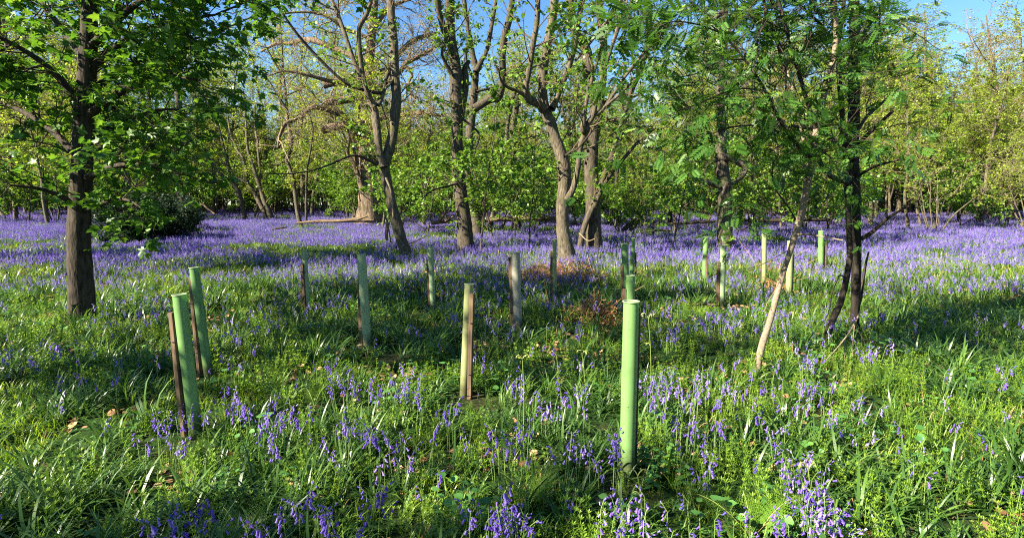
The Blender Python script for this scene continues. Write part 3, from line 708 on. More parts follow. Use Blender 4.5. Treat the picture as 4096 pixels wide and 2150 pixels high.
traced_tree('rowan_tree', 'darkest and thickest upright rowan trunk at the right edge', 'tree', ('cR', 1240, 850), [
    dict(c='cR', p=[(1235, 850, 110), (1240, 740, 92), (1246, 600, 88), (1255, 350, 94), (1260, 120, 94), (1240, 1200, 64, 'c3'), (1235, 1000, 62, 'c3'), (1231, 800, 60, 'c3'), (1238, 600, 56, 'c3'), (1240, 300, 52, 'c3'), (1242, 100, 50, 'c3'), (1235, -40, 48, 'c3')], tw=.25),
    dict(c='c3', m='bark_dark', p=[(1255, 790, 26), (1300, 740, 22), (1352, 690, 19), (1450, 600, 14)], d1=-.5),
    dict(c='c3', m='bark_dark', p=[(1250, 720, 22), (1300, 640, 18), (1352, 590, 15), (1480, 480, 10)], d1=.6),
    dict(c='c3', m='bark_dark', p=[(1255, 1300, 26), (1330, 1260, 22), (1420, 1180, 16), (1520, 1120, 10)], d1=-.4),
    dict(c='c3', m='bark_dark', p=[(1225, 320, 20), (1160, 250, 16), (1060, 210, 12), (900, 180, 8)], d1=-.8),
    dict(c='c3', m='bark_dark', p=[(1255, 250, 24), (1330, 120, 20), (1430, 0, 14)], d1=-.8),
    dict(c='c3', m='twig_pale', n='branch', p=[(1330, 60, 8), (1180, 60, 9), (1080, 70, 8), (1000, 70, 7), (950, 40, 6), (920, 0, 5)], d0=-.8, d1=-1.2),
    dict(c='c3', m='bark_dark', p=[(1245, 960, 18), (1352, 900, 14), (1500, 860, 10)], d1=-.9),
    dict(c='cR', n='branch', m='bark_dark', p=[(1270, 650, 34), (1310, 480, 32), (1350, 200, 26), (1390, 20, 20)], d0=.1, d1=.3),
], 43, bark='bark_shaded', twigm='twig_dark', leafm='leaf_rowan', sides=14, up=2.5, flare=1.2, lift=.1, **dict(ROWKW, per_m=4, zmin=2.4))

# broad near sycamore on the left: its trunk stands left of the photograph
traced_tree('sycamore_tree', 'near sycamore with broad dark layered leaves hanging over the left side', 'tree', ('s', 330, 1262), [
    dict(c='s', p=[(330, 1262, 96), (322, 1100, 84), (318, 900, 78), (330, 600, 70), (346, 300, 62), (360, 50, 54), (366, -60, 50)]),
    dict(c='s', p=[(326, 720, 30), (460, 665, 20), (560, 655, 13), (640, 660, 6)], d0=0, d1=-.8),
    dict(c='s', p=[(330, 480, 34), (500, 360, 22), (660, 310, 14), (800, 320, 7)], d1=-.6),
    dict(c='s', p=[(345, 290, 34), (520, 150, 24), (690, 90, 16), (860, 60, 8)], d1=.4),
    dict(c='s', p=[(322, 850, 22), (430, 805, 15), (510, 800, 10), (570, 835, 6)], d1=-.5),
    dict(c='s', p=[(335, 560, 30), (520, 480, 20), (640, 440, 12), (740, 440, 6)], d1=1.2),
    dict(c='s', p=[(350, 200, 30), (540, 20, 22), (700, -60, 15)], d1=-.9),
    dict(c='s', p=[(340, 380, 30), (520, 260, 20), (670, 190, 14), (800, 150, 8)], d1=1.6),
    dict(c='s', p=[(325, 640, 28), (450, 570, 18), (540, 550, 12), (610, 560, 6)], d1=1.5),
    dict(c='s', p=[(325, 640, 30), (180, 500, 22), (20, 420, 14), (-120, 420, 8)], d1=.8),
    dict(c='s', p=[(335, 420, 30), (180, 260, 22), (20, 160, 14), (-100, 120, 8)], d1=-.8),
    dict(c='s', p=[(320, 820, 24), (180, 760, 16), (40, 740, 9)], d1=-.6),
    dict(c='s', p=[(350, 250, 30), (220, 80, 20), (120, -40, 14)], d1=1.0),
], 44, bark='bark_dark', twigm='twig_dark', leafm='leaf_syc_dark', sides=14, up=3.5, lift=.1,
    per_m=7, L1=(.4, 1.2), m2=6, l2=.5, m3=0, tmpl=SYC, lsize=.125, lcount=1.1, zmin=1.5, t0=.12, r1max=.012, rmin=.002, flat=.45, trop=-.01)

# ------------------------------------------------------------------ the wood behind: copied trees
def wood_geometry(kind, rng):
    """trunk, twig and leaf geometry of one tree standing at the origin"""
    tr, tw, lf = Geo(), Geo(), Geo()
    z0 = np.array([0.0, 0, -.15])
    def stem(p, d, L, r, n=12, jit=.07, trop=.05, taper=.25, sides=8):
        q, rr = grow(np.array([p]), np.array([d], float), np.array([L]), np.array([r]), n, jit, trop, rng, taper)
        rr = rr.copy(); rr[0, 0] *= 1.25 if p[2] < 0 else 1
        tr.add(*tubes(q, rr, sides))
        return q[0], rr[0]
    limbs = []
    if kind == 'slender':
        H = rng.uniform(7.5, 10); a = rng.uniform(0, 6.28); l = rng.uniform(0, .3)
        q, r = stem(z0, (l * math.cos(a), l * math.sin(a), 1), H, rng.uniform(.065, .12)); limbs.append((q, r))
        for k in range(rng.integers(1, 3)):
            i = rng.integers(2, 6); b = rng.uniform(0, 6.28)
            limbs.append(stem(q[i], (.5 * math.cos(b), .5 * math.sin(b), .9), H * rng.uniform(.35, .6), r[i] * .7))
        twigs_and_leaves(limbs, rng, 3.4, (.6, 1.9), 5, .45, 3, .45, FARLEAF, .10, 1.35, zmin=3.2, t0=.15, rmin=.006, twig=tw, leafg=lf, flat=.6)
    elif kind == 'young':
        H = rng.uniform(4.2, 6.5); a = rng.uniform(0, 6.28)
        q, r = stem(z0, (.2 * math.cos(a), .2 * math.sin(a), 1), H, rng.uniform(.035, .06)); limbs.append((q, r))
        for k in range(2):
            i = rng.integers(1, 4); b = rng.uniform(0, 6.28)
            limbs.append(stem(q[i], (.7 * math.cos(b), .7 * math.sin(b), .8), H * rng.uniform(.4, .7), r[i] * .7))
        twigs_and_leaves(limbs, rng, 4.6, (.6, 1.8), 6, .45, 3, .45, MIDLEAF, .125, .95, zmin=.8, t0=.08, rmin=.004, twig=tw, leafg=lf, flat=.35, trop=-.01)
    elif kind == 'spray':
        H = rng.uniform(5.0, 6.0); a = rng.uniform(0, 6.28)
        q, r = stem(z0, (.1 * math.cos(a), .1 * math.sin(a), 1), H, .032); limbs.append((q, r))
        for k in range(2):
            i = rng.integers(3, 6); b = rng.uniform(0, 6.28)
            limbs.append(stem(q[i], (.8 * math.cos(b), .8 * math.sin(b), .6), H * .4, r[i] * .7))
        twigs_and_leaves(limbs, rng, 2.4, (.5, 1.4), 5, .45, 2, .45, MIDLEAF, .14, .9, zmin=1.3, t0=.2, rmin=.004, twig=tw, leafg=lf, flat=.35, trop=-.01)
    elif kind == 'coppice':
        for k in range(rng.integers(4, 8)):
            a = rng.uniform(0, 6.28); l = rng.uniform(.15, .6); p = z0 + .18 * np.array([math.cos(a), math.sin(a), 0])
            limbs.append(stem(p, (l * math.cos(a), l * math.sin(a), 1), rng.uniform(3.0, 6.5), rng.uniform(.02, .05), 10, .1))
        twigs_and_leaves(limbs, rng, 2.6, (.5, 1.5), 5, .45, 3, .45, FARLEAF, .09, .7, zmin=1.6, t0=.1, rmin=.005, twig=tw, leafg=lf, flat=.6)
    elif kind == 'tall':
        H = rng.uniform(13, 16); a = rng.uniform(0, 6.28)
        q, r = stem(z0, (.08 * math.cos(a), .08 * math.sin(a), 1), H, rng.uniform(.17, .26), 14, .05, .04, .2, 10); limbs.append((q[4:], r[4:]))
        for k in range(7):
            i = rng.integers(4, 11); b = rng.uniform(0, 6.28)
            limbs.append(stem(q[i], (math.cos(b), math.sin(b), rng.uniform(.4, 1)), rng.uniform(2.5, 5.5), r[i] * .55, 9, .16))
        twigs_and_leaves(limbs, rng, 2.4, (.8, 2.6), 6, .45, 4, .5, FARLEAF, .10, .55, zmin=3.0, t0=.1, rmin=.007, twig=tw, leafg=lf, jit=.25)
    elif kind == 'canopy':
        H = rng.uniform(12, 16); a = rng.uniform(0, 6.28)
        q, r = stem(z0, (.12 * math.cos(a), .12 * math.sin(a), 1), H, rng.uniform(.12, .2), 14, .06, .04, .2, 10); limbs.append((q[3:], r[3:]))
        for k in range(8):
            i = rng.integers(3, 11); b = rng.uniform(0, 6.28)
            limbs.append(stem(q[i], (math.cos(b), math.sin(b), rng.uniform(.3, 1)), rng.uniform(2.0, 4.5), r[i] * .5, 9, .14))
        twigs_and_leaves(limbs, rng, 2.6, (.7, 2.2), 6, .45, 3, .5, FARLEAF, .115, .95, zmin=3.5, t0=.1, rmin=.006, twig=tw, leafg=lf, jit=.2)
    elif kind == 'broad':
        H = rng.uniform(11, 13)
        q, r = stem(z0, (.05, .05, 1), H, .22, 14, .05, .04, .2, 10); limbs.append((q[4:], r[4:]))
        for k in range(9):
            i = rng.integers(4, 11); b = rng.uniform(0, 6.28)
            limbs.append(stem(q[i], (math.cos(b), math.sin(b), rng.uniform(.2, .8)), rng.uniform(2.5, 4.5), r[i] * .5, 9, .12))
        twigs_and_leaves(limbs, rng, 2.6, (.8, 2.2), 6, .45, 3, .5, MIDLEAF, .14, 1.15, zmin=3.0, t0=.1, rmin=.007, twig=tw, leafg=lf)
    elif kind == 'holly':
        for k in range(9):
            a = rng.uniform(0, 6.28); l = rng.uniform(.2, 1.3)
            limbs.append(stem(z0, (l * math.cos(a), l * math.sin(a), 1), rng.uniform(1.4, 2.4), .03, 8, .1))
        twigs_and_leaves(limbs, rng, 9, (.3, .9), 6, .5, 3, .5, FARLEAF, .085, 1.5, zmin=.1, t0=.05, rmin=.003, twig=tw, leafg=lf)
    return tr, tw, lf

KINDS = {'spray': ('young_sycamore', 'bark', 'twig_dark', 'leaf_syc'), 'canopy': ('canopy_tree', 'bark_pale', 'twig', 'leaf_far'), 'slender': ('slender_tree', 'bark_pale', 'twig', 'leaf_far'), 'young': ('young_sycamore', 'bark', 'twig_dark', 'leaf_syc'),
         'coppice': ('hazel_coppice', 'bark_pale', 'twig_pale', 'leaf_far'), 'tall': ('tall_tree', 'bark_pale', 'twig_pale', 'leaf_bud'),
         'broad': ('broad_tree', 'bark', 'twig', 'leaf_syc'), 'holly': ('holly_bush', 'bark_dark', 'twig_dark', 'leaf_holly')}
PROTO = {}
def wood_tree(kind, v, loc, rotz, scale, label, group, cat='tree'):
    key = (kind, v)
    if key not in PROTO:
        nm, b, t, l = KINDS[kind]
        tr, tw, lf = wood_geometry(kind, np.random.default_rng(1000 + 37 * v + len(kind)))
        root = empty(nm, (0, 0, 0), label, cat, group)
        tr.build('trunk', M[b], root)
        if tw.n: tw.build('twigs', M[t], root)
        lf.build('crown', M[l], root)
        PROTO[key] = root
        root.location = [float(q) for q in loc]; root.rotation_euler = (0, 0, rotz); root.scale = (scale,) * 3
        return root
    o = copy_thing(PROTO[key], loc, rotz, scale, label, group)
    o['category'] = cat
    return o

rng = np.random.default_rng(5)
taken = []
def free(x, y, d):
    for a, b in taken:
        if (a - x) ** 2 + (b - y) ** 2 < d * d: return False
    taken.append((x, y)); return True

# understorey sycamores traced from the photograph (display pixels of crown middle, depth, scale)
for k, (px, Y, sc, *lab) in enumerate([
    (1075, 27, 1.0, 'leafy young sycamore between the leaning tree and the straight dark trunk'),
    (1010, 30, .95, 'young sycamore with low leaf sprays just right of the leaning trunk'),
    (1240, 24, .85, 'bright leafy young sycamore right of the mossy elbow twin trunk'),
    (1200, 31, 1.1, 'tall young sycamore behind the twin trunks'),
    (1340, 27, .9, 'young sycamore left of the three armed trunk, leaves down to the log'),
    (820, 45, 1.25, 'fresh green young sycamore directly left of the old oak'),
    (875, 43, .9, 'small young sycamore just behind the foot of the old oak'),
    (1560, 27, .85, 'young sycamore above the propped dead log'),
    (1640, 25, .95, 'young sycamore left of the scabby looped limb trunk'),
    (1700, 30, 1.1, 'dense young sycamore behind the scabby looped limb trunk'),
    (1900, 27, 1.0, 'young sycamore behind the leaning rowan'),
    (2000, 24, 1.0, 'young sycamore in shade between the leaning rowan and the dark rowan trunks'),
    (2090, 29, 1.15, 'young sycamore at the right edge behind the dark rowans'),
    (690, 51, 1.2, 'young sycamore above the far left bluebells'),
    (600, 52, 1.1, 'young sycamore behind the bent dark tree at the left'),
    (520, 50, 1.2, 'young sycamore behind the mottled left trunk'),
    (960, 44, 1.3, 'tall young sycamore behind the old oak'),
    (985, 20.5, .9, 'v10', 'loose low spray of young sycamore in front of the leaning trunk'),
    (1205, 19.0, 1.15, 'v11', 'spindly young sycamore with bright leaves across the waist of the straight dark trunk'),
    (1330, 21.0, 1.05, 'v10', 'spindly young sycamore between the elbow limb twin and the three armed trunk'),
    (1690, 19.5, .95, 'v11', 'spindly young sycamore just left of the scabby looped limb trunk'),
    (1450, 33, 1.1, 'young sycamore behind the stout grey trunk'),
    (1780, 34, 1.2, 'far young sycamore left of the pale pole tree'),
]):
    d = ray(px * 1.59006, 844)
    x = d[0] * Y
    taken.append((x, Y))
    wood_tree('young' if len(lab) == 1 else 'spray', k % 4 if len(lab) == 1 else int(lab[0][1:]), (x, Y, float(tz(x, Y))), rng.uniform(0, 6.28), sc, lab[-1], 'young sycamores of the understorey')

# dark holly at the left end of the bluebells
for px, Y, sc, lab in [(395, 24.5, .95, 'dark holly bush at the lower left edge of the wood'), (330, 23.5, 1.1, 'dark holly bush left of the photograph, nearest the camera'),
                       (430, 29, .9, 'dark holly bush touching the mottled trunk')]:
    x = ray(px * 1.59006, 844)[0] * Y
    wood_tree('holly', 0, (x, Y, float(tz(x, Y))), rng.uniform(0, 6.28), sc, lab, 'hollies at the left', 'bush')

# the rest of the wood, scattered where the photograph shows a crowd of stems
def crowd(kind, n, y0, y1, dmin, nv, sc, label, group):
    c = 0; tries = 0
    while c < n and tries < 6000:
        tries += 1
        Y = y0 + (y1 - y0) * rng.random() ** .8
        x = rng.uniform(-1, 1) * (Y * 1.0 + 3)
        u = 2048 + F_SRC * x / Y
        if Y < (36 if u < 560 else 50 if u < 1330 else 33 if u < 2700 else 30 if u < 3520 else 25): continue
        if kind == 'canopy' and 1560 < u < 2650 and rng.random() < .6: continue
        if not free(x, Y, dmin): continue
        wood_tree(kind, c % nv, (x, Y, float(tz(x, Y))), rng.uniform(0, 6.28), rng.uniform(*sc) * (1.25 if kind in ('slender', 'coppice', 'canopy') and (u < 1560 or u > 2600) else 1), label, group)
        c += 1
crowd('tall', 26, 40, 78, 3.6, 3, (.85, 1.15), 'tall bare twigged tree standing far back in the wood', 'tall trees at the back of the wood')
crowd('canopy', 90, 47, 74, 2.2, 4, (.95, 1.3), 'tall tree with a light yellow green crown among others in the wood', 'light crowned trees of the wood')
crowd('slender', 120, 27, 70, 1.3, 5, (.75, 1.15), 'slender pale stemmed tree among many in the wood behind the bluebells', 'slender trees of the wood')
crowd('young', 80, 30, 66, 1.3, 4, (.6, 1.45), 'low leafy young sycamore filling the wood behind the bluebells', 'young sycamores filling the wood')
crowd('coppice', 70, 28, 64, 1.3, 4, (.7, 1.15), 'many stemmed hazel coppice in the wood behind the bluebells', 'hazel coppice of the wood')

# trees on the sunny side, outside the photograph, whose crowns throw the dappled shade
for k, (x, y, sc, lab) in enumerate([
    (-10.3, 3.2, .82, 'broad leafy tree left of the camera, beside the near sycamore'),
    (-9.8, -2.6, .72, 'broad leafy tree behind and left of the camera'),
    (-15.0, 10.8, 1.08, 'tallest broad leafy tree left of the glade, before the wood'),
    (-19.5, 14.0, .85, 'broad leafy tree at the far left of the glade'),
    ]):
    wood_tree('broad', k % 2, (x, y, float(tz(x, y))), k * 1.3, sc, lab, 'shading trees at the left')
# unseen trees added to the wood behind and beside the camera to cut sky light
for k, (x, y) in enumerate([(6, -7), (12, -4), (11, -12), (3, -14), (18, -9), (20, 1), (26, -4), (24, 8), (30, 14), (-6, -22), (-16, -20), (-26, -14), (-31, -4), (4, -24), (16, -20), (-14, -30), (-30, -24), (33, 4)]):
    wood_tree('canopy', k % 4, (x, y, float(tz(x, y))), k * 2.1, .95, 'unseen tall light crowned tree added to the wood behind and beside the camera', 'added trees behind the camera')

# far wood: one mass beyond the trees one can tell apart
protos_far = bpy.data.collections.new('far_wood_models')
for k, kind in enumerate(['tall', 'canopy', 'slender', 'coppice', 'young', 'tall']):
    tr, tw, lf = wood_geometry(kind, np.random.default_rng(300 + k))
    g = Geo()
    for mi, part in enumerate((tr, tw, lf)):
        V = np.concatenate(part.V)
        g.add(V, [np.concatenate(part.F[f]) for f in (3, 4) if part.F[f]], np.concatenate(part.R), mi)
    o = g.build('far_tree_%d' % k, [M['bark_pale'], M['twig_pale'], M['leaf_far']])
    COL.objects.unlink(o); protos_far.objects.link(o)

def scatter(name, P, rot, scl, idx, coll, label, cat):
    """one object whose points carry copies of the models in coll"""
    me = bpy.data.meshes.new(name); n = len(P)
    me.vertices.add(n); me.vertices.foreach_set('co', np.asarray(P, np.float32).ravel())
    for nm, ty, val in (('rot', 'FLOAT_VECTOR', rot), ('scl', 'FLOAT', scl), ('idx', 'INT', idx)):
        a = me.attributes.new(nm, ty, 'POINT')
        a.data.foreach_set('vector' if ty == 'FLOAT_VECTOR' else 'value', np.asarray(val, np.int32 if ty == 'INT' else np.float32).ravel())
    ob = bpy.data.objects.new(name, me); COL.objects.link(ob)
    ng = bpy.data.node_groups.new(name, 'GeometryNodeTree')
    ng.interface.new_socket('Geometry', in_out='INPUT', socket_type='NodeSocketGeometry')
    ng.interface.new_socket('Geometry', in_out='OUTPUT', socket_type='NodeSocketGeometry')
    N = ng.nodes; L = ng.links
    gi = N.new('NodeGroupInput'); go = N.new('NodeGroupOutput')
    ci = N.new('GeometryNodeCollectionInfo'); ci.inputs['Collection'].default_value = coll
    ci.inputs['Separate Children'].default_value = True; ci.inputs['Reset Children'].default_value = True
    ip = N.new('GeometryNodeInstanceOnPoints'); ip.inputs['Pick Instance'].default_value = True
    def attr(nm, ty):
        a = N.new('GeometryNodeInputNamedAttribute'); a.data_type = ty; a.inputs[0].default_value = nm
        return a.outputs[0]
    L.new(gi.outputs[0], ip.inputs['Points']); L.new(ci.outputs[0], ip.inputs['Instance'])
    L.new(attr('idx', 'INT'), ip.inputs['Instance Index'])
    L.new(attr('rot', 'FLOAT_VECTOR'), ip.inputs['Rotation']); L.new(attr('scl', 'FLOAT'), ip.inputs['Scale'])
    L.new(ip.outputs[0], go.inputs[0])
    md = ob.modifiers.new('scatter', 'NODES'); md.node_group = ng
    return tag(ob, label, cat, kind='stuff')

n = 980
Y = np.where(np.arange(n) < 330, rng.uniform(60, 92, n), rng.uniform(72, 135, n)); X = rng.uniform(-1, 1, n) * (Y * 1.0 + 5)
WI = np.where(np.arange(n) < 330, rng.choice([3, 4, 4], n), rng.integers(0, 6, n))
scatter('far_wood', np.stack([X, Y, tz(X, Y)], 1), np.stack([0 * X, 0 * X, rng.uniform(0, 6.28, n)], 1), rng.uniform(.8, 1.2, n), WI,
        protos_far, 'pale green far wood closing the view behind the trees', 'wood')

# ------------------------------------------------------------------ ground cover models
def ribbon(P, W, up=None):
    """P (n,3) centre line, W (n) half widths -> one blade"""
    P = np.asarray(P, float); n = len(P)
    T = nrm(np.gradient(P, axis=0)); S = np.cross(T, np.array([0, 0, 1.0])); S = nrm(S + 1e-6)
    V = np.stack([P - S * W[:, None], P + S * W[:, None]], 1).reshape(-1, 3)
    i = np.arange(n - 1) * 2
    return V, np.stack([i, i + 1, i + 3, i + 2], 1)

def blade(g, p, az, L, w, lean, curl, rnd, n=5, mat=0, twist=.3, rg=None):
    t = np.linspace(0, 1, n)
    th = lean + curl * t ** 1.4
    dl = L / (n - 1)
    r = np.concatenate([[0], np.cumsum(np.sin(th[:-1]) * dl)]); z = np.concatenate([[0], np.cumsum(np.cos(th[:-1]) * dl)])
    P = np.stack([p[0] + r * math.cos(az), p[1] + r * math.sin(az), p[2] + z], 1)
    W = w * .5 * np.array([.8, 1, .95, .7, .06][:n] if n == 5 else np.linspace(1, .05, n))
    S = np.array([-math.sin(az), math.cos(az), 0]) * math.cos(twist) + np.array([math.cos(az), math.sin(az), .4]) * math.sin(twist)
    V = np.stack([P - S * W[:, None], P + S * W[:, None]], 1).reshape(-1, 3)
    i = np.arange(n - 1) * 2
    g.add(V, np.stack([i, i + 1, i + 3, i + 2], 1), rnd, mat)

def model(coll, geo, name, mats):
    o = geo.build(name, mats); COL.objects.unlink(o); coll.objects.link(o); return o

def tuft(rg, n, spread, L, w, curl=(.6, 1.9)):
    g = Geo()
    for _ in range(n):
        a = rg.uniform(0, 6.28); d = spread * math.sqrt(rg.random())
        blade(g, (d * math.cos(a), d * math.sin(a), -.02), rg.uniform(0, 6.28), rg.uniform(*L), rg.uniform(*w), rg.uniform(.02, .45), rg.uniform(*curl), float(np.clip(rg.normal(.5, .22), 0, 1)), mat=int(rg.random() < .07), twist=rg.uniform(-.7, .7))
    return g
def straps(rg, n):
    g = Geo()
    for k in range(n):
        a = rg.uniform(0, 6.28); d = rg.uniform(.0, .05)
        blade(g, (d * math.cos(a), d * math.sin(a), -.02), a + rg.normal(0, .4), rg.uniform(.16, .34), rg.uniform(.009, .016), rg.uniform(.2, .9), rg.uniform(.8, 2.0), rg.random(), twist=rg.uniform(-.3, .3))
    return g
def cleavers(rg, n, spread):
    g = Geo()
    for _ in range(n):
        a = rg.uniform(0, 6.28); d = spread * math.sqrt(rg.random()); az = rg.uniform(0, 6.28); ln = rg.uniform(0, .5)
        H = rg.uniform(.10, .22); x, y = d * math.cos(a), d * math.sin(a); m = int(H / .035)
        top = np.array([ln * H * math.cos(az), ln * H * math.sin(az), H])
        P = np.array([x, y, 0]) + np.linspace(0, 1, 4)[:, None] * top
        g.add(*tubes(P[None], np.full((1, 4), .0016), 3), rnd=.6)
        for k in range(1, m + 1):
            c = np.array([x, y, 0]) + top * (k / m); r0 = rg.uniform(0, 6.28); Ll = rg.uniform(.016, .03) * (1.15 - .5 * k / m)
            up = .25 + .6 * (k / m)
            for q in range(6):
                b = r0 + q * 1.047; dv = np.array([math.cos(b), math.sin(b), up]); sv = np.array([-math.sin(b), math.cos(b), 0]) * Ll * .17
                g.add([c, c + dv * Ll * .6 + sv, c + dv * Ll, c + dv * Ll * .6 - sv], np.array([[0, 1, 2, 3]]), float(np.clip(.35 + .4 * k / m + rg.normal(0, .15), 0, 1)))
    return g
def broad(rg, n, spread):
    g = Geo()
    for _ in range(n):
        a = rg.uniform(0, 6.28); d = spread * math.sqrt(rg.random())
        p = np.array([[d * math.cos(a), d * math.sin(a), rg.uniform(.03, .2)]]); ax = np.array([[rg.normal(), rg.normal(), .1]])
        put_leaves(g, MIDLEAF, p, ax, nrm(np.array([[rg.normal() * .3, rg.normal() * .3, 1]])), np.array([rg.uniform(.03, .065)]), np.array([rg.random()]))
    return g
def bell(g, c, d, s, rnd, mat, sides=5, rings=((0, .30), (.3, .62), (.7, .55), (1.0, 1.0))):
    d = nrm(np.asarray(d, float)[None])[0]
    u = nrm(np.cross(d, [0.3, .9, .1])[None])[0]; v = np.cross(d, u)
    a = np.linspace(0, 2 * math.pi, sides, endpoint=False)
    V = np.concatenate([c + d * (t * s) + r * s * .36 * (np.cos(a)[:, None] * u + np.sin(a)[:, None] * v) for t, r in rings])
    i = np.arange(len(rings) * sides).reshape(len(rings), sides)
    F = np.stack([i[:-1], np.roll(i[:-1], -1, 1), np.roll(i[1:], -1, 1), i[1:]], -1).reshape(-1, 4)
    g.add(V, F, rnd, mat)
def bluebell(rg, hq=True, gs=None, gf=None, base=(0, 0, 0), H=None):
    """stem goes to gs (slot 0), bells to gf"""
    H = H or rg.uniform(.25, .38); az = rg.uniform(0, 6.28); ln = rg.uniform(.0, .16)
    n = 8 if hq else 4
    t = np.linspace(0, 1, n)
    th = ln + 1.9 * np.clip((t - .72) / .28, 0, 1) ** 1.6 * rg.uniform(.6, 1.15)
    dl = H / (n - 1); r = np.concatenate([[0], np.cumsum(np.sin(th[:-1]) * dl)]); z = np.concatenate([[0], np.cumsum(np.cos(th[:-1]) * dl)])
    P = np.stack([base[0] + r * math.cos(az), base[1] + r * math.sin(az), base[2] - .02 + z], 1)
    R = np.linspace(.0030, .0016, n) * (1 if hq else 1.3)
    sv, sf = tubes(P[None], R[None], 4 if hq else 3)
    gs.add(sv, sf, rg.uniform(.2, .8), 0)
    nb = rg.integers(4, 11) if hq else rg.integers(5, 9)
    col = rg.uniform(.1, .85)
    for k in range(nb):
        f = .70 + .30 * (k + rg.random() * .6) / nb
        j = min(f, .999) * (n - 1); i = int(j); c = P[i] * (1 - j + i) + P[i + 1] * (j - i)
        b = az + rg.normal(0, .95); tip = k > nb - 2.5
        o = np.array([math.cos(b), math.sin(b), 0]) * rg.uniform(.010, .020)
        s = (.0205 if hq else .025) * rg.uniform(.85, 1.15) * (.75 if tip else 1)
        d = np.array([math.cos(b) * .45, math.sin(b) * .45, -1.0 if not tip else .3]) + rg.normal(0, .15, 3)
        if hq:
            g2 = P * 0
            gs.add(*tubes(np.stack([c, c + o + np.array([0, 0, .004])])[None], np.full((1, 2), .0011), 3), rnd=.2)
            bell(gf, c + o, d, s, float(np.clip(col + rg.normal(0, .14), 0, 1)), 0 if gf is not gs else 1)
        else:
            bell(gf, c + o, d, s * 1.1, float(np.clip(col + rg.normal(0, .14), 0, 1)), 0 if gf is not gs else 1, 4, ((0, .4), (1, 1.0)))

rg = np.random.default_rng(21)
def coll(nm): return bpy.data.collections.new(nm)
C_grass, C_far, C_bell, C_bellfar, C_herb, C_litter = [coll(q) for q in ('grass_models', 'coarse_grass_models', 'bluebell_models', 'bluebell_patch_models', 'herb_models', 'litter_models')]
for k in range(6): model(C_grass, tuft(rg, 17, .10, (.07, .21), (.004, .009), (.8, 2.3)), 'tuft%02d' % k, [M['grass'], M['litter']])
for k in range(3): model(C_grass, straps(rg, 13), 'tuft%02d_strap' % (6 + k), [M['strap']])
for k in range(6): model(C_far, tuft(rg, 40, .28, (.09, .24), (.007, .014)), 'patch%02d' % k, [M['grass'], M['litter']])
for k in range(3): model(C_far, straps(rg, 18), 'patch%02d_strap' % (6 + k), [M['strap']])
for k in range(5): model(C_herb, cleavers(rg, 7, .11), 'herb%02d' % k, [M['herb']])
for k in range(2): model(C_herb, broad(rg, 16, .14), 'herb%02d_leaf' % (5 + k), [M['nettle']])
for k in range(12):
    g = Geo(); bluebell(rg, True, g, g); model(C_bell, g, 'bell%02d' % k, [M['stem'], M['petal']])
for k in range(6):
    g = Geo()
    for q in range(14):
        a = rg.uniform(0, 6.28); d = .36 * math.sqrt(rg.random())
        bluebell(rg, False, g, g, (d * math.cos(a), d * math.sin(a), 0))
    for q in range(16):
        a = rg.uniform(0, 6.28); d = .36 * math.sqrt(rg.random())
        blade(g, (d * math.cos(a), d * math.sin(a), -.02), rg.uniform(0, 6.28), rg.uniform(.15, .3), .014, rg.uniform(.1, .6), rg.uniform(.6, 1.6), rg.random(), mat=2)
    model(C_bellfar, g, 'bellpatch%02d' % k, [M['stem'], M['petal'], M['strap']])
for k in range(4):
    g = Geo()
    for q in range(10):
        a = rg.uniform(0, 6.28); d = .2 * math.sqrt(rg.random())
        put_leaves(g, MIDLEAF, np.array([[d * math.cos(a), d * math.sin(a), rg.uniform(.01, .05)]]), rg.normal(size=(1, 3)) * np.array([1, 1, .2]), nrm(np.array([[rg.normal() * .4, rg.normal() * .4, 1]])), np.array([rg.uniform(.04, .08)]), np.array([rg.random()]))
    model(C_litter, g, 'litter%02d' % k, [M['litter']])

def field(n, y0, y1, rg, power=1.0, margin=2.5):
    Y = (y0 ** (1 / power) + (y1 ** (1 / power) - y0 ** (1 / power)) * rg.random(n)) ** power
    X = rg.uniform(-1, 1, n) * (Y * .96 + margin)
    return X, Y
def uniform_field(per_m2, y0, y1, rg, margin=2.5):
    """points at an even density over the visible wedge of ground"""
    xm = y1 * .96 + margin
    n = int(per_m2 * 2 * xm * (y1 - y0))
    X = rg.uniform(-xm, xm, n); Y = rg.uniform(y0, y1, n)
    k = np.abs(X) < Y * .96 + margin
    return X[k], Y[k]
FEET = [at(a * 1.59006, b * 1.59006, .06) for a, b in ((1577, 1172), (491, 1075), (464, 1080), (524, 933), (774, 782), (924, 866), (1089, 776), (1168, 980), (1182, 985), (1303, 820), (1395, 743), (1577, 755), (1583, 915), (1772, 703), (1815, 763), (1921, 710), (1984, 738), (2065, 668))]
def lay(name, X, Y, scl, idx, c, label, cat, tilt=.15, dz=0.0):
    if name != 'bluebell_carpet':
        scl = np.array(scl, float)
        for f in FEET:                        # shorter growth just in front of a tube
            near = (np.abs(X - f[0]) < .16 + .01 * f[1]) & (Y > f[1] - .45 - .03 * f[1]) & (Y < f[1] + .1)
            scl[near] *= .5
    n = len(X)
    return scatter(name, np.stack([X, Y, tz(X, Y) + dz], 1), np.stack([rg.normal(0, tilt, n), rg.normal(0, tilt, n), rg.uniform(0, 6.28, n)], 1), scl, idx, c, label, cat)

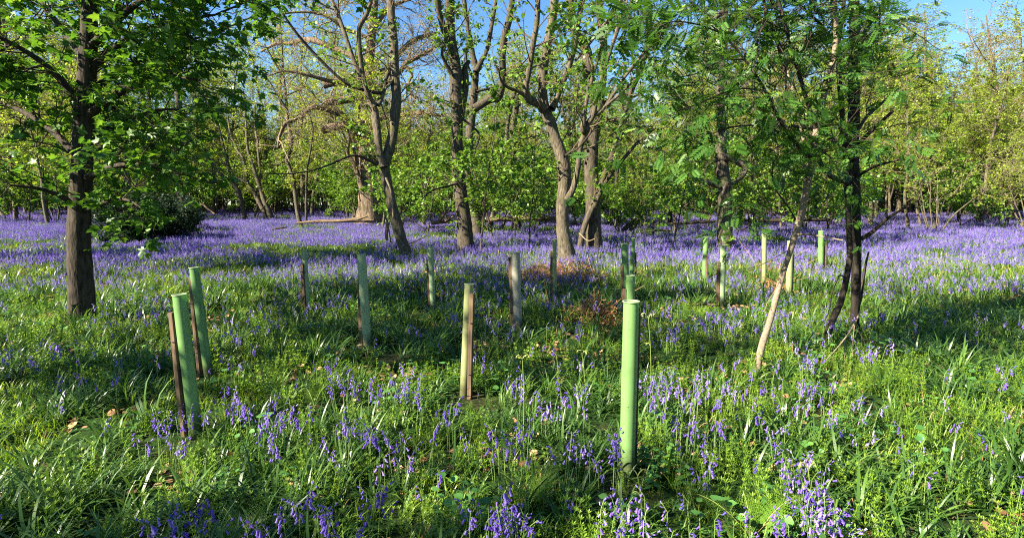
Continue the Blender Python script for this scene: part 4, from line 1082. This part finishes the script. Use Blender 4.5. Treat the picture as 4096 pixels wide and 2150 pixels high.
# grass: fine near the camera, coarser tufts farther off
Xs, Ys, Ss, Is = [], [], [], []
for d, a, b, s in ((66, 1.6, 5.0, 1.0), (46, 5.0, 8.0, 1.08), (28, 8.0, 13.0, 1.25)):
    X, Y = uniform_field(d, a, b, rg)
    k = (vnoise(X, Y, .38, 31) > .33) | (rg.random(len(X)) < .35)
    X, Y = X[k], Y[k]
    Xs.append(X); Ys.append(Y); Ss.append(rg.uniform(.7, 1.25, len(X)) * s * (.75 + .5 * vnoise(X, Y, .6, 33)))
    st = vnoise(X, Y, .8, 2) > .54
    Is.append(np.where(st | (rg.random(len(X)) < .30), rg.integers(6, 9, len(X)), rg.integers(0, 6, len(X))))
lay('grass', *[np.concatenate(q) for q in (Xs, Ys, Ss, Is)], C_grass, 'green grass and strap leaves covering the clearing', 'grass')
Xs, Ys, Ss, Is = [], [], [], []
for d, a, b, s in ((9, 12.0, 20.0, 1.0), (4.5, 20.0, 34.0, 1.15), (1.6, 34.0, 62.0, 1.4)):
    X, Y = uniform_field(d, a, b, rg)
    Xs.append(X); Ys.append(Y); Ss.append(rg.uniform(.7, 1.2, len(X)) * s); Is.append(rg.integers(0, 9, len(X)))
lay('coarse_grass', *[np.concatenate(q) for q in (Xs, Ys, Ss, Is)], C_far, 'green tufts between the far bluebells', 'grass')
Xs, Ys, Ss, Is = [], [], [], []
for d, a, b, s in ((22, 1.6, 5.5, 1.0), (12, 5.5, 9.0, 1.1), (5, 9.0, 14.0, 1.2)):
    X, Y = uniform_field(d, a, b, rg)
    k = vnoise(X, Y, .9, 9) + .25 * rg.random(len(X)) > .42
    X, Y = X[k], Y[k]
    Xs.append(X); Ys.append(Y); Ss.append(rg.uniform(.7, 1.3, len(X)) * s); Is.append(np.where(rg.random(len(X)) < .86, rg.integers(0, 5, len(X)), rg.integers(5, 7, len(X))))
lay('low_herbs', *[np.concatenate(q) for q in (Xs, Ys, Ss, Is)], C_herb, 'feathery low cleavers and small round leaves among the grass', 'herbs')
X, Y = uniform_field(3.5, 1.6, 16, rg)
lay('leaf_litter', X, Y, rg.uniform(.7, 1.2, len(X)), rg.integers(0, 4, len(X)), C_litter, 'curled brown dead leaves on the soil', 'leaf litter')

# ------------------------------------------------------------------ bluebells
# clumps read from the photograph: display pixels of the flower heads, spread, count, label
CLUMPS = [
    (430, 1060, 40, 16, 'violet bluebell in the shaded clump left of the nearest left tube'),
    (425, 1320, 45, 20, 'violet bluebell in the clump at the bottom left corner'),
    (655, 1310, 25, 8, 'bluebell in the small clump at the bottom, right of the bottom left clump'),
    (822, 1268, 20, 9, 'dark violet bluebell in the tight clump beside the spreading strap leaves'),
    (760, 1240, 14, 4, 'bluebell nodding over the dark strap leaves'),
    (695, 1050, 36, 20, 'sunlit lilac bluebell in the pale stemmed clump right of the nearest left tube'),
    (885, 950, 28, 13, 'bluebell in the clump left of the khaki tube, in half shade'),
    (1005, 950, 36, 16, 'bright lilac bluebell in the sunlit clump just left of the khaki tube'),
    (840, 1065, 28, 11, 'bluebell in the loose clump below the small bracken frond'),
    (1000, 1105, 36, 12, 'bluebell in the scattered middle clump below the khaki tube'),
    (1272, 1270, 40, 28, 'deep violet bluebell in the dense clump at the bottom middle'),
    (1300, 1075, 40, 9, 'bluebell scattered in the bright grass at the centre'),
    (1560, 1110, 14, 9, 'bluebell standing against the left side of the nearest green tube'),
    (1562, 1275, 45, 15, 'bluebell in front of the foot of the nearest green tube'),
    (1460, 1110, 40, 11, 'bluebell in the sunlit grass left of the nearest green tube'),
    (1430, 985, 40, 15, 'lilac bluebell among the croziers in the sun'),
    (1790, 1140, 14, 5, 'bluebell standing alone right of the nearest green tube'),
    (2000, 1140, 32, 14, 'bluebell in the upper bottom right clump'),
    (2045, 1245, 48, 28, 'large belled bluebell in the dense clump at the bottom right corner'),
    (2110, 1270, 28, 9, 'pale bluebell at the lower right edge'),
    (500, 1265, 14, 4, 'bluebell below the nearest left tube'),
    (1740, 1050, 46, 14, 'pale sunlit bluebell right of the nearest green tube'),
    (940, 1240, 40, 6, 'bluebell thinly scattered in the lower middle grass'),
    (1690, 945, 36, 24, ''), (1790, 960, 66, 26, ''), (1650, 930, 25, 10, ''), (1300, 960, 35, 10, ''), (2030, 880, 18, 12, ''), (2040, 950, 25, 12, ''),
    (2190, 870, 10, 8, ''), (1950, 1040, 60, 12, ''), (2130, 1020, 40, 10, ''), (1200, 900, 25, 10, ''), (1120, 1000, 30, 8, ''), (920, 1050, 25, 8, ''),
    (620, 1010, 30, 8, ''), (560, 980, 25, 8, ''), (1240, 1090, 30, 6, ''), (690, 760, 30, 14, ''), (880, 690, 18, 10, ''), (1190, 690, 40, 30, ''), (1120, 720, 40, 20, ''),
    (1795, 778, 22, 16, ''), (1650, 800, 30, 10, ''), (1700, 820, 20, 10, ''), (1270, 720, 30, 10, ''), (430, 640, 60, 30, ''), (560, 800, 60, 14, ''), (400, 730, 30, 20, ''),
    (840, 890, 40, 8, ''), (1440, 820, 30, 10, ''), (1860, 740, 50, 16, ''), (2080, 720, 40, 16, ''), (1940, 740, 30, 10, ''), (1230, 790, 40, 12, ''),
]
BB = []
for k in range(7):
    gs, gf = Geo(), Geo()
    bluebell(rg, True, gs, gf)
    st = gs.build('bluebell', M['stem']); fl = gf.build('flower_spike', M['petal'], st)
    BB.append(st)
PROT = list(BB)
made = 0
rest_x, rest_y = [], []
for px, py, sp, cnt, lab in CLUMPS:
    for q in range(cnt):
        x, y = px + rg.normal(0, sp * (.7 if sp < 30 else .85)), py + rg.normal(0, sp * (.5 if sp < 30 else .65))
        p = at(x * 1.59006, y * 1.59006, .34)
        if lab and made < 298:
            v = int(rg.integers(0, 7)); o = BB[v]
            if o is None:
                src = PROT[v]; o = src.copy(); COL.objects.link(o)
                for ch in src.children:
                    c = ch.copy(); COL.objects.link(c); c.parent = o
            else: BB[v] = None
            o.location = [float(t) for t in p]; o.rotation_euler = (float(rg.normal(0, .06)), float(rg.normal(0, .06)), float(rg.uniform(0, 6.28)))
            s = float(rg.uniform(.85, 1.15)); o.scale = (s, s, s)
            tag(o, lab, 'bluebell', 'bluebells of the near clumps'); made += 1
        else:
            rest_x.append(p[0]); rest_y.append(p[1])
for o in BB:
    if o is not None:
        for c in list(o.children): bpy.data.objects.remove(c)
        bpy.data.objects.remove(o)
X1, Y1 = uniform_field(14, 2.3, 6.5, rg); k = vnoise(X1, Y1, .7, 4) + .5 * (rg.random(len(X1)) - .5) > .62; X1, Y1 = X1[k], Y1[k]
X2, Y2 = uniform_field(22, 6.5, 13, rg); k = vnoise(X2, Y2, 1.1, 6) + .5 * (rg.random(len(X2)) - .5) > .60; X2, Y2 = X2[k], Y2[k]
X3, Y3 = uniform_field(48, 10, 17, rg); k = vnoise(X3, Y3, 1.3, 8) + .4 * (rg.random(len(X3)) - .5) + (Y3 - 11) * .06 > .56; X3, Y3 = X3[k], Y3[k]
X = np.concatenate([rest_x, X1, X2, X3]); Y = np.concatenate([rest_y, Y1, Y2, Y3])
lay('bluebells', X, Y, rg.uniform(.85, 1.2, len(X)), rg.integers(0, 12, len(X)), C_bell, 'violet bluebells scattered through the grass of the clearing', 'bluebells', .08)
Xs, Ys, Ss = [], [], []
for d, a, b, s in ((4.6, 15.0, 24.0, 1.0), (4.2, 24.0, 40.0, 1.05), (2.4, 40.0, 75.0, 1.2)):
    X, Y = uniform_field(d, a, b, rg)
    k = .8 * vnoise(X * .55, Y, 2.6, 12) + .5 * vnoise(X, Y, .9, 13) + .25 * rg.random(len(X)) + .018 * np.clip(Y - 16, 0, 8) > .68
    X, Y = X[k], Y[k]; Xs.append(X); Ys.append(Y); Ss.append(rg.uniform(.85, 1.2, len(X)) * s)
X, Y, S = [np.concatenate(q) for q in (Xs, Ys, Ss)]
lay('bluebell_carpet', X, Y, S, rg.integers(0, 6, len(X)), C_bellfar, 'unbroken violet carpet of bluebells under the trees', 'bluebells', .05)

# ------------------------------------------------------------------ tree tubes with their stakes
def tree_tube(label, top, base, w, mat_, stake, ties=(.28, .70), lift=.06):
    """pixels are display pixels; stake = (top x, top y, base x, base y, width, depth offset)"""
    k = 1.59006
    b = at(base[0] * k, base[1] * k, lift); Y = b[1]
    bp = at_depth(base[0] * k, base[1] * k, Y); tp = at_depth(top[0] * k, top[1] * k, Y)
    r = w * k * Y / F_SRC * .5
    ax = nrm((tp - bp)[None])[0]
    lo = bp - ax * (bp[2] - b[2] + .08) / ax[2]
    root = empty('tree_tube', (lo[0], lo[1], float(b[2])), label, 'tree tube', 'tree tubes in the clearing')
    org = np.array([lo[0], lo[1], float(b[2])])
    n = 14; t = np.linspace(0, 1, n)
    L = np.linalg.norm(tp - lo)
    g = Geo(); sd = 24
    a = np.linspace(0, 2 * math.pi, sd, endpoint=False)
    U = nrm(np.cross(ax, [0, 1.0, 0])[None])[0]; W = np.cross(ax, U)
    def ring(c, rr): return c + rr * (np.cos(a)[:, None] * U + np.sin(a)[:, None] * W)
    rings = [ring(lo + ax * L * q, r * (1 + .012 * math.sin(q * 9 + r * 300) + (.05 if q > .999 else 0) - .0) ) for q in list(t[:-1]) + [.985, .994, 1.0]]
    rings += [ring(lo + ax * L * q, r - .0035 + (r * .03 if q > .99 else 0)) for q in (1.0, .97, .8, .5, 0.0)]
    V = np.concatenate(rings); i = np.arange(len(V)).reshape(len(rings), sd)
    F = np.stack([i[:-1], np.roll(i[:-1], -1, 1), np.roll(i[1:], -1, 1), i[1:]], -1).reshape(-1, 4)
    g.add(V, F)
    g.build('tube', M[mat_], root, org)
    q = lo + ax * (L + .001); aa = np.linspace(0, 2 * math.pi, 33)
    g = Geo(); g.add(*tubes((q + (r * 1.045) * (np.cos(aa)[:, None] * U + np.sin(aa)[:, None] * W))[None], np.full((1, 33), .0042), 6)); g.build('rim', M['rim'], root, org)
    if stake:
        sx, sy, bx, by, sw, dy = stake
        st = at_depth(sx * k, sy * k, Y + dy); sb = at_depth(bx * k, by * k, Y + dy)
        h = sw * k * Y / F_SRC * .5
        sax = nrm((st - sb)[None])[0]; sb = sb - sax * max(.1, (sb[2] - b[2] + .1))
        SU = nrm(np.cross(sax, [0.25, 1.0, 0])[None])[0]; SW = np.cross(sax, SU)
        g = Geo()
        c = [(-1, -1), (1, -1), (1, 1), (-1, 1)]
        bev = [(x * .82 if e else x, y if e else y * .82) for x, y in c for e in ((0, 1) if x * y > 0 else (1, 0))]
        m = len(bev)
        rows = [np.array([p + h * (x * SU + y * SW) for x, y in bev]) for p in (sb, sb * .5 + st * .5 + SU * .004, st)]
        V = np.concatenate(rows + [st[None] + sax * .002]); i = np.arange(3 * m).reshape(3, m)
        F = np.stack([i[:-1], np.roll(i[:-1], -1, 1), np.roll(i[1:], -1, 1), i[1:]], -1).reshape(-1, 4)
        T = np.stack([i[-1], np.roll(i[-1], -1), np.full(m, 3 * m)], -1)
        g.add(V, [F, T]); g.build('stake', M['stake'], root, org, smooth=False)
        for q in ties:
            c = lo + ax * L * q; s0 = sb + sax * ((c[2] - sb[2]) / sax[2])
            d = s0 - c; d = d - ax * (d @ ax); dl = np.linalg.norm(d); d = d / max(dl, 1e-6); e = np.cross(ax, d)
            pts = np.array([s0 + d * math.cos(z) * h * (1.55 if math.cos(z) > 0 else 2.2) + e * math.sin(z) * h * 1.5 for z in np.linspace(0, 2 * math.pi, 20)])
            tail = nrm((d * .8 - e * .6 + ax * .1)[None])[0]
            g = Geo(); g.add(*tubes(pts[None], np.full((1, len(pts)), .0028), 5))
            g.add(*tubes(np.stack([pts[0], pts[0] + tail * .03, pts[0] + tail * .05 + ax * .008])[None], np.full((1, 3), .0022), 4))
            g.build('cable_tie', M['tie'], root, org)
    return root
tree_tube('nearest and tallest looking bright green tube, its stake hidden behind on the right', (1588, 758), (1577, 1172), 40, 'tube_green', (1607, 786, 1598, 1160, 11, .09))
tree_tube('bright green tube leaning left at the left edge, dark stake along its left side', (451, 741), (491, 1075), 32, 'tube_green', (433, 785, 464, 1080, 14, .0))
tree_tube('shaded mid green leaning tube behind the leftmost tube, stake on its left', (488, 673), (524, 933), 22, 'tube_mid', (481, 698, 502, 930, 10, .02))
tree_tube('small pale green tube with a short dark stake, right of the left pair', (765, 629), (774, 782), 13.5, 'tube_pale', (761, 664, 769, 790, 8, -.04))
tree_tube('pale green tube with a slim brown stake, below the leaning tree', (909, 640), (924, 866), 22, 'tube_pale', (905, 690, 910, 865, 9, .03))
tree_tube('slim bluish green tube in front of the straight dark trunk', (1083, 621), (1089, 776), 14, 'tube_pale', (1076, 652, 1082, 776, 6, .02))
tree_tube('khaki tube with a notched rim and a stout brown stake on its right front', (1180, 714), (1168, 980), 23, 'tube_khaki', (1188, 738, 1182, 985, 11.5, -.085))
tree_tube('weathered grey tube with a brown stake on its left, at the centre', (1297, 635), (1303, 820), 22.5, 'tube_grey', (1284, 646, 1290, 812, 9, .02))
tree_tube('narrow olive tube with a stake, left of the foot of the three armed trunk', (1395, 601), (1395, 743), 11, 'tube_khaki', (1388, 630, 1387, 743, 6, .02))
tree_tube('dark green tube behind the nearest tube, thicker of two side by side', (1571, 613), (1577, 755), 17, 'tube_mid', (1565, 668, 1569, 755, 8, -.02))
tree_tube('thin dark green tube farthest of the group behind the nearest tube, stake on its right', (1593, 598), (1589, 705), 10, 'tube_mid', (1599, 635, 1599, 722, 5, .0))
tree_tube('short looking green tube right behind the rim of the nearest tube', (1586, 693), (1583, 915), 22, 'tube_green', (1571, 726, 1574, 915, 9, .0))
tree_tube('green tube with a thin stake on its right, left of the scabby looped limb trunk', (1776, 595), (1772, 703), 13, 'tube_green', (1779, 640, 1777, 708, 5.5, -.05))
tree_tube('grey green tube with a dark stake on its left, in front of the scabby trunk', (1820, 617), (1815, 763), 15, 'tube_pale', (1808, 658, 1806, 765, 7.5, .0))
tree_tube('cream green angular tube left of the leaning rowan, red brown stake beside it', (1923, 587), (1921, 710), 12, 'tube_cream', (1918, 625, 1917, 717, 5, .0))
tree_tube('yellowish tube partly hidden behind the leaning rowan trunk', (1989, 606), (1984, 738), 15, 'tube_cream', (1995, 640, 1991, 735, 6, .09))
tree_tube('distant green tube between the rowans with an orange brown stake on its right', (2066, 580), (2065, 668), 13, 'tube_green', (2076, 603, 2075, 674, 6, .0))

def sapling(label, x, y, seed):
    rg2 = np.random.default_rng(seed)
    Y = float(at(x[1] * 1.59006, y[1] * 1.59006, .06)[1]); c = at_depth(x[0] * 1.59006, y[0] * 1.59006, Y) - np.array([0, 0, .25])
    P, R = grow(c[None], np.array([[.02, 0, 1.0]]), np.array([.42]), np.array([.005]), 6, .06, .05, rg2)
    g = Geo(); g.add(*tubes(P, R, 5), rnd=.3)
    n = 9; p = P[0][rg2.integers(3, 6, n)]; a = rg2.normal(size=(n, 3)) * np.array([1, 1, .4]) + np.array([0, 0, .15])
    put_leaves(g, SYC, p + nrm(a) * .03, a, nrm(np.array([0, 0, 1.0]) + rg2.normal(0, .4, (n, 3))), rg2.uniform(.07, .12, n), rg2.uniform(.5, 1, n))
    return tag(g.build('sapling', M['leaf_syc']), label, 'sapling')
sapling('maple sapling leafing out of the grey green tube by the scabby trunk', (1820, 1815), (617, 763), 3)
sapling('sapling leaves poking over the rim of the cream green angular tube', (1926, 1921), (588, 710), 4)

# ------------------------------------------------------------------ bracken heaps, logs, sticks, ferns, croziers, nettles
def heap(label, px, py, rx, h, n, seed, sticks=8):
    rg2 = np.random.default_rng(seed)
    c = at(px * 1.59006, py * 1.59006, .1)
    g = Geo()
    for q in range(n):
        a = rg2.uniform(0, 6.28); d = rx * math.sqrt(rg2.random()); z = h * (1 - (d / rx) ** 2) * rg2.random() ** .6
        p = c + np.array([d * math.cos(a), d * math.sin(a) * .6, z])
        L = rg2.uniform(.15, .5); P, R = grow(p[None], rg2.normal(size=(1, 3)) * np.array([1, 1, .35]), np.array([L]), np.array([rg2.uniform(.0025, .006)]), 7, .45, -.05, rg2, .3)
        P[..., 2] = np.maximum(P[..., 2], tz(P[..., 0], P[..., 1]) + .01)
        g.add(*tubes(P, R, 3), rnd=rg2.random())
        for j in range(1, 6):
            for s in (-1, 1):
                t = nrm((P[0, j] - P[0, j - 1])[None])[0]; sd = nrm(np.cross(t, rg2.normal(size=3))[None])[0] * s
                l = rg2.uniform(.02, .06)
                g.add([P[0, j], P[0, j] + (sd + t * .5) * l + t * l * .2, P[0, j] + (sd + t * .6) * l * 1.3, P[0, j] + sd * l * .6], np.array([[0, 1, 2, 3]]), rg2.random())
    for q in range(sticks):
        a = rg2.uniform(0, 6.28); p = c + np.array([rx * .7 * math.cos(a), rx * .5 * math.sin(a), .1])
        P, R = grow(p[None], np.array([[rg2.normal() * .8, rg2.normal() * .4, .6]]), np.array([rg2.uniform(.4, .9)]), np.array([.006]), 6, .08, -.02, rg2, .5)
        g.add(*tubes(P, R, 4), rnd=.8)
    o = g.build('bracken_heap', M['dead'])
    return tag(o, label, 'dead bracken')
heap('big rusty brown heap of dead bracken below the three armed trunk', 1405, 700, 1.25, .5, 620, 1, 16)
heap('small dark brown heap of dead bracken right of centre', 1490, 795, .42, .32, 150, 2, 5)
heap('thin litter of broken brown bracken stems beside the cream tube', 1945, 722, .55, .12, 70, 3, 6)
heap('low pale brown strip of dead bracken right of the scabby trunk', 1960, 672, .8, .08, 60, 4, 3)

def log(label, pts, depth, m='deadwood', name='fallen_log', rough=.14, forks=()):
    P = []
    for x, y, w in pts:
        px, py = x * 1.59006, y * 1.59006
        q = at_depth(px, py, depth); P.append([*q, w * 1.59006 * depth / F_SRC * .5])
    S = smooth_path(P, 4)
    g = Geo(); g.add(*tubes(S[None, :, :3], S[None, :, 3], 12, rough, len(label)))
    for e in (0, -1):                        # close the sawn or broken ends
        k = np.arange(12) + (0 if e == 0 else (len(S) - 1) * 12)
        v = g.V[0][k]; g.add(np.vstack([v, v.mean(0) + .03]), np.stack([np.arange(12), np.roll(np.arange(12), -1), np.full(12, 12)], 1))
    for f in forks:
        F = smooth_path([[*at_depth(x * 1.59006, y * 1.59006, depth - .3), w * 1.59006 * depth / F_SRC * .5] for x, y, w in f], 4)
        g.add(*tubes(F[None, :, :3], F[None, :, 3], 7, .1))
    return tag(g.build(name, M[m]), label, 'log')
log('pale fallen log lying left of the old oak foot', [(745, 561, 4), (790, 557, 7), (850, 556, 8), (905, 552, 12), (940, 557, 9)], 33, forks=[[(900, 552, 6), (925, 543, 4)]])
log('jagged broken stump pieces between the leaning tree and the straight dark trunk', [(1085, 562, 7), (1110, 558, 10), (1138, 556, 8)], 31, forks=[[(1105, 556, 8), (1118, 538, 6), (1128, 533, 4)], [(1120, 556, 7), (1140, 545, 5)]])
log('long orange brown fallen trunk lying behind the three armed tree', [(1195, 556, 8), (1260, 551, 10), (1320, 549, 14), (1375, 548, 13), (1420, 552, 10)], 33, forks=[[(1215, 556, 5), (1245, 542, 3)], [(1210, 548, 5), (1238, 556, 5)]])
log('split grey dead trunk propped at a slant above the bluebells', [(1566, 580, 12), (1585, 563, 13), (1605, 545, 12), (1625, 532, 9)], 27.5, m='bark', name='leaning_log', forks=[[(1585, 580, 9), (1603, 558, 10), (1618, 540, 8)]])
log('short dark branch lying on the bluebells right of the propped trunk', [(1612, 585, 3), (1640, 581, 4), (1665, 579, 5), (1690, 581, 3)], 24, m='bark')
log('dark log half hidden left of the scabby trunk', [(1640, 565, 3), (1700, 562, 6), (1770, 558, 7), (1800, 556, 5)], 29, m='bark_dark')
log('long shadowed log behind the dark rowan trunks', [(1850, 552, 5), (1930, 555, 8), (2010, 552, 9), (2090, 553, 6)], 30, m='bark_dark')
log('low dark stick lying right of the scabby trunk', [(1848, 579, 2), (1872, 576, 3.5), (1888, 566, 2)], 22, m='bark_dark')
log('crooked dark dead branch lying among the left bluebells', [(685, 577, 3), (705, 573, 5), (722, 571, 3)], 27, m='bark_dark')

def stick(label, pts, depth, w, m='twig_pale', name='fallen_stick', side=()):
    g = Geo()
    for k, line in enumerate([pts] + list(side)):
        P = smooth_path([[*at_depth(x * 1.59006, y * 1.59006, depth + dy)] for x, y, dy in line], 4)
        R = np.linspace(w, w * .45, len(P)) * (1 if k == 0 else .55)
        g.add(*tubes(P[None], R[None], 6))
    return tag(g.build(name, M[m]), label, 'stick')
stick('curved pale brown fallen branch with hanging twigs in front of the darkest rowan', [(2165, 783, 0), (2140, 830, -.1), (2110, 870, -.3), (2078, 905, -.5)], 5.9, .011, 'rowan_bark', side=[[(2152, 800, 0), (2146, 850, -.05), (2144, 905, -.1)], [(2150, 815, 0), (2170, 850, .1), (2184, 880, .2)], [(2125, 850, -.2), (2124, 880, -.25), (2124, 905, -.3)]])
stick('thin bare stick curving across the lower right grass', [(1955, 1035, 0), (2000, 1022, .1), (2030, 1010, .2), (2055, 1000, .25)], 4.45, .006, 'twig_pale')
stick('upright dead reddish stem rising in the shade right of the grey tube', [(1385, 800, 0), (1378, 750, .02), (1368, 705, .04)], 8.7, .006, 'dead')
stick('dead diagonal stem in the shade at centre right', [(1488, 738, 0), (1515, 770, -.1), (1540, 800, -.2)], 8.4, .007, 'dead', side=[[(1500, 755, 0), (1512, 735, .1)]])
stick('arched dead bracken stalk left of the grey tube', [(1330, 720, 0), (1336, 690, 0), (1344, 668, 0), (1385, 676, .1)], 11.8, .006, 'dead')

def frond_geo(g, base, az, L, rise, rnd, droop=1.3, npin=13):
    n = 16; t = np.linspace(0, 1, n)
    th = rise + droop * t ** 1.2; dl = L / (n - 1)
    r = np.concatenate([[0], np.cumsum(np.sin(th[:-1]) * dl)]); z = np.concatenate([[0], np.cumsum(np.cos(th[:-1]) * dl)])
    h = np.array([math.cos(az), math.sin(az), 0]); s = np.array([-math.sin(az), math.cos(az), 0])
    P = base + r[:, None] * h + z[:, None] * np.array([0, 0, 1.0])
    g.add(*tubes(P[None], np.linspace(.0035, .0008, n)[None], 4), rnd=.7, mat=1)
    for k in range(npin):
        f = .28 + .70 * k / npin; j = f * (n - 1); i = int(j); c = P[i] + (P[min(i + 1, n - 1)] - P[i]) * (j - i)
        tan = nrm((P[min(i + 1, n - 1)] - P[i])[None])[0]
        l = L * .34 * (1 - k / npin) ** .8 + .012
        for sg in (-1, 1):
            d = nrm((s * sg + tan * .45 + np.array([0, 0, -.12]))[None])[0]
            m = max(4, int(l / .012))
            for q in range(m):
                b = c + d * l * (q + .2) / m; pl = l * .26 * (1 - q / m) + .004
                for s2 in (-1, 1):
                    e = nrm((tan * s2 + d * .5)[None])[0]
                    g.add([b, b + e * pl * .5 + d * pl * .22, b + e * pl, b + e * pl * .5 - d * pl * .18], np.array([[0, 1, 2, 3]]), rnd + .15 * random.random())
def fern(label, px, py, fronds, lift=.25):
    c = at(px * 1.59006, py * 1.59006, lift); g = Geo()
    for az, L, rise, rnd, droop in fronds: frond_geo(g, c, az, L, rise, rnd, droop)
    return tag(g.build('bracken_fern', [M['fern'], M['crozier']]), label, 'fern')
fern('feathery bright green bracken at the bottom right, left of the corner clump', 1895, 1325, [(2.6, .36, .55, .2, 1.0), (.4, .40, .6, .1, 1.0), (4.2, .3, .7, .3, 1.0), (1.4, .3, .5, .2, 1.0), (3.5, .3, .6, .2, 1.0)], .10)
fern('small yellow green bracken unfurling below the pale left centre tube', 790, 1010, [(.35, .34, .15, .7, 1.2), (2.4, .26, .2, .6, 1.3)], .08)
fern('yellow green bracken at the left edge above the leftmost tube', 400, 745, [(.2, .55, .5, .9, 1.0), (3.3, .5, .4, .9, 1.0)], .1)
fern('young bracken frond in the shade right of the nearest tube', 1665, 900, [(.5, .26, .5, .3, .8), (2.9, .2, .4, .2, 1.2)], .1)
fern('young bracken at the bottom left edge', 610, 1350, [(1.2, .3, .3, .4, 1.2), (2.5, .28, .3, .4, 1.2)], .1)
fern('bracken frond in the middle of the bottom grass below the khaki tube', 1330, 1200, [(.5, .3, .3, .4, 1.1), (2.7, .28, .3, .5, 1.1)], .2)
fern('bracken frond by the foot of the leaning tree', 1025, 640, [(.1, .5, .6, .9, .9), (3.0, .5, .6, .9, .9), (4.7, .5, .6, .9, .9)], .15)

def crozier(label, px, py0, py1, tilt=0.0, heads=2, seed=0):
    rg2 = np.random.default_rng(seed)
    c = at(px * 1.59006, py0 * 1.59006, .02); top = at_depth((px + tilt) * 1.59006, py1 * 1.59006, c[1])
    g = Geo(); n = 10; t = np.linspace(0, 1, n)[:, None]
    P = c * (1 - t) + top * t + np.array([.012, 0, 0]) * np.sin(t * 3.1)
    g.add(*tubes(P[None], np.linspace(.0042, .0028, n)[None], 6), rnd=.15)
    def curl(p, az, s, L):
        h = np.array([math.cos(az), math.sin(az), 0]); q = [p]; th = .5
        for k in range(16):
            q.append(q[-1] + (h * math.sin(th) + np.array([0, 0, math.cos(th)])) * L * (1 - .045 * k) / 8); th += .02 + .055 * k * s
        q = np.array(q); g.add(*tubes(q[None], np.linspace(.0032, .0022, len(q))[None], 5), rnd=.9)
        for k in range(5, 16, 1):
            d = rg2.normal(size=3) * .006; g.add([q[k], q[k] + d + .003, q[k] + d * 1.4, q[k] + d * .5 - .003], np.array([[0, 1, 2, 3]]), .7)
    for k in range(heads): curl(P[-1], [3.4, .2, 1.6][k] + rg2.normal() * .2, rg2.uniform(.8, 1.2), rg2.uniform(.06, .10))
    if heads > 1: curl(P[-4], 2.9, 1.0, .05)
    return tag(g.build('bracken_crozier', M['crozier']), label, 'fern shoot')
crozier('tall bracken crozier with two curled heads left of centre of the sunlit bank', 1314, 1130, 903, 0, 2, 1)
crozier('short pale crozier in the sunlit bluebells, middle of the three', 1402, 985, 895, -2, 1, 2)
crozier('pale crozier nearest the green tube among the sunlit bluebells', 1470, 985, 890, -6, 2, 3)
crozier('long thin bracken crozier rising behind the nearest tube on its right', 1637, 1000, 800, -6, 2, 4)
crozier('young crozier standing in front of the nearest tube', 1612, 1345, 1195, -8, 2, 5)
crozier('leaning bracken shoot in the lower middle grass', 1190, 1330, 1140, 12, 1, 6)
crozier('long bare bracken shoot forking in the bottom right grass', 2035, 1340, 1180, -2, 2, 7)
crozier('bracken crozier with a hooked tip left of the bottom middle clump', 865, 1200, 1100, 3, 1, 8)

def nettle(label, px, py, H, seed):
    rg2 = np.random.default_rng(seed); c = at(px * 1.59006, py * 1.59006, .03); g = Geo()
    P = c + np.linspace(0, 1, 5)[:, None] * np.array([rg2.normal() * .03, rg2.normal() * .03, H])
    g.add(*tubes(P[None], np.full((1, 5), .0025), 4), rnd=.5)
    m = 6; tooth = []
    half = [(.0, 0)] + [(.34 * math.sin(math.pi * min(1, (k + .3) / 8)) ** .8 * (1.0 if k % 2 else .82), k / 8) for k in range(1, 8)]
    leaf = poly_leaf([(0, 0, 0)] + [(x, y, -.03) for x, y in half[1:]] + [(0, 1.02, -.14)] + [(-x, y, -.03) for x, y in half[1:][::-1]], (0, .42, .03))
    for k in range(m):
        z = H * (.25 + .75 * k / (m - 1)); s = .085 * (1 - .55 * k / m); a0 = k * 1.57 + rg2.random()
        for q in range(2):
            a = a0 + q * math.pi
            put_leaves(g, leaf, (c + (P[-1] - c) * (z / H))[None], np.array([[math.cos(a), math.sin(a), -.15]]), np.array([[0, 0, 1.0]]) + rg2.normal(0, .2, (1, 3)), np.array([s]), np.array([rg2.random()]))
    return tag(g.build('nettle', M['nettle']), label, 'nettle', 'nettles round the nearest tube')
for k, (px, py, H, lab) in enumerate([(1625, 1165, .16, 'nettle tucked against the right foot of the nearest tube'), (1660, 1190, .2, 'dark nettle right of the foot of the nearest tube'),
                                  (1690, 1160, .18, 'nettle second to the right of the nearest tube foot'), (1640, 1225, .14, 'low nettle in front of the nearest tube foot'),
                                  (1650, 1070, .2, 'sunlit nettle right of the middle of the nearest tube'), (1510, 1010, .2, 'pale nettle in the sunlit bluebells left of the nearest tube'),
                                  (1715, 1215, .16, 'nettle farthest right in the dark patch by the nearest tube'), (1935, 1280, .18, 'nettle beside the bottom right bracken')]):
    nettle(lab, px, py, H, 60 + k)
bpy.context.view_layer.update()
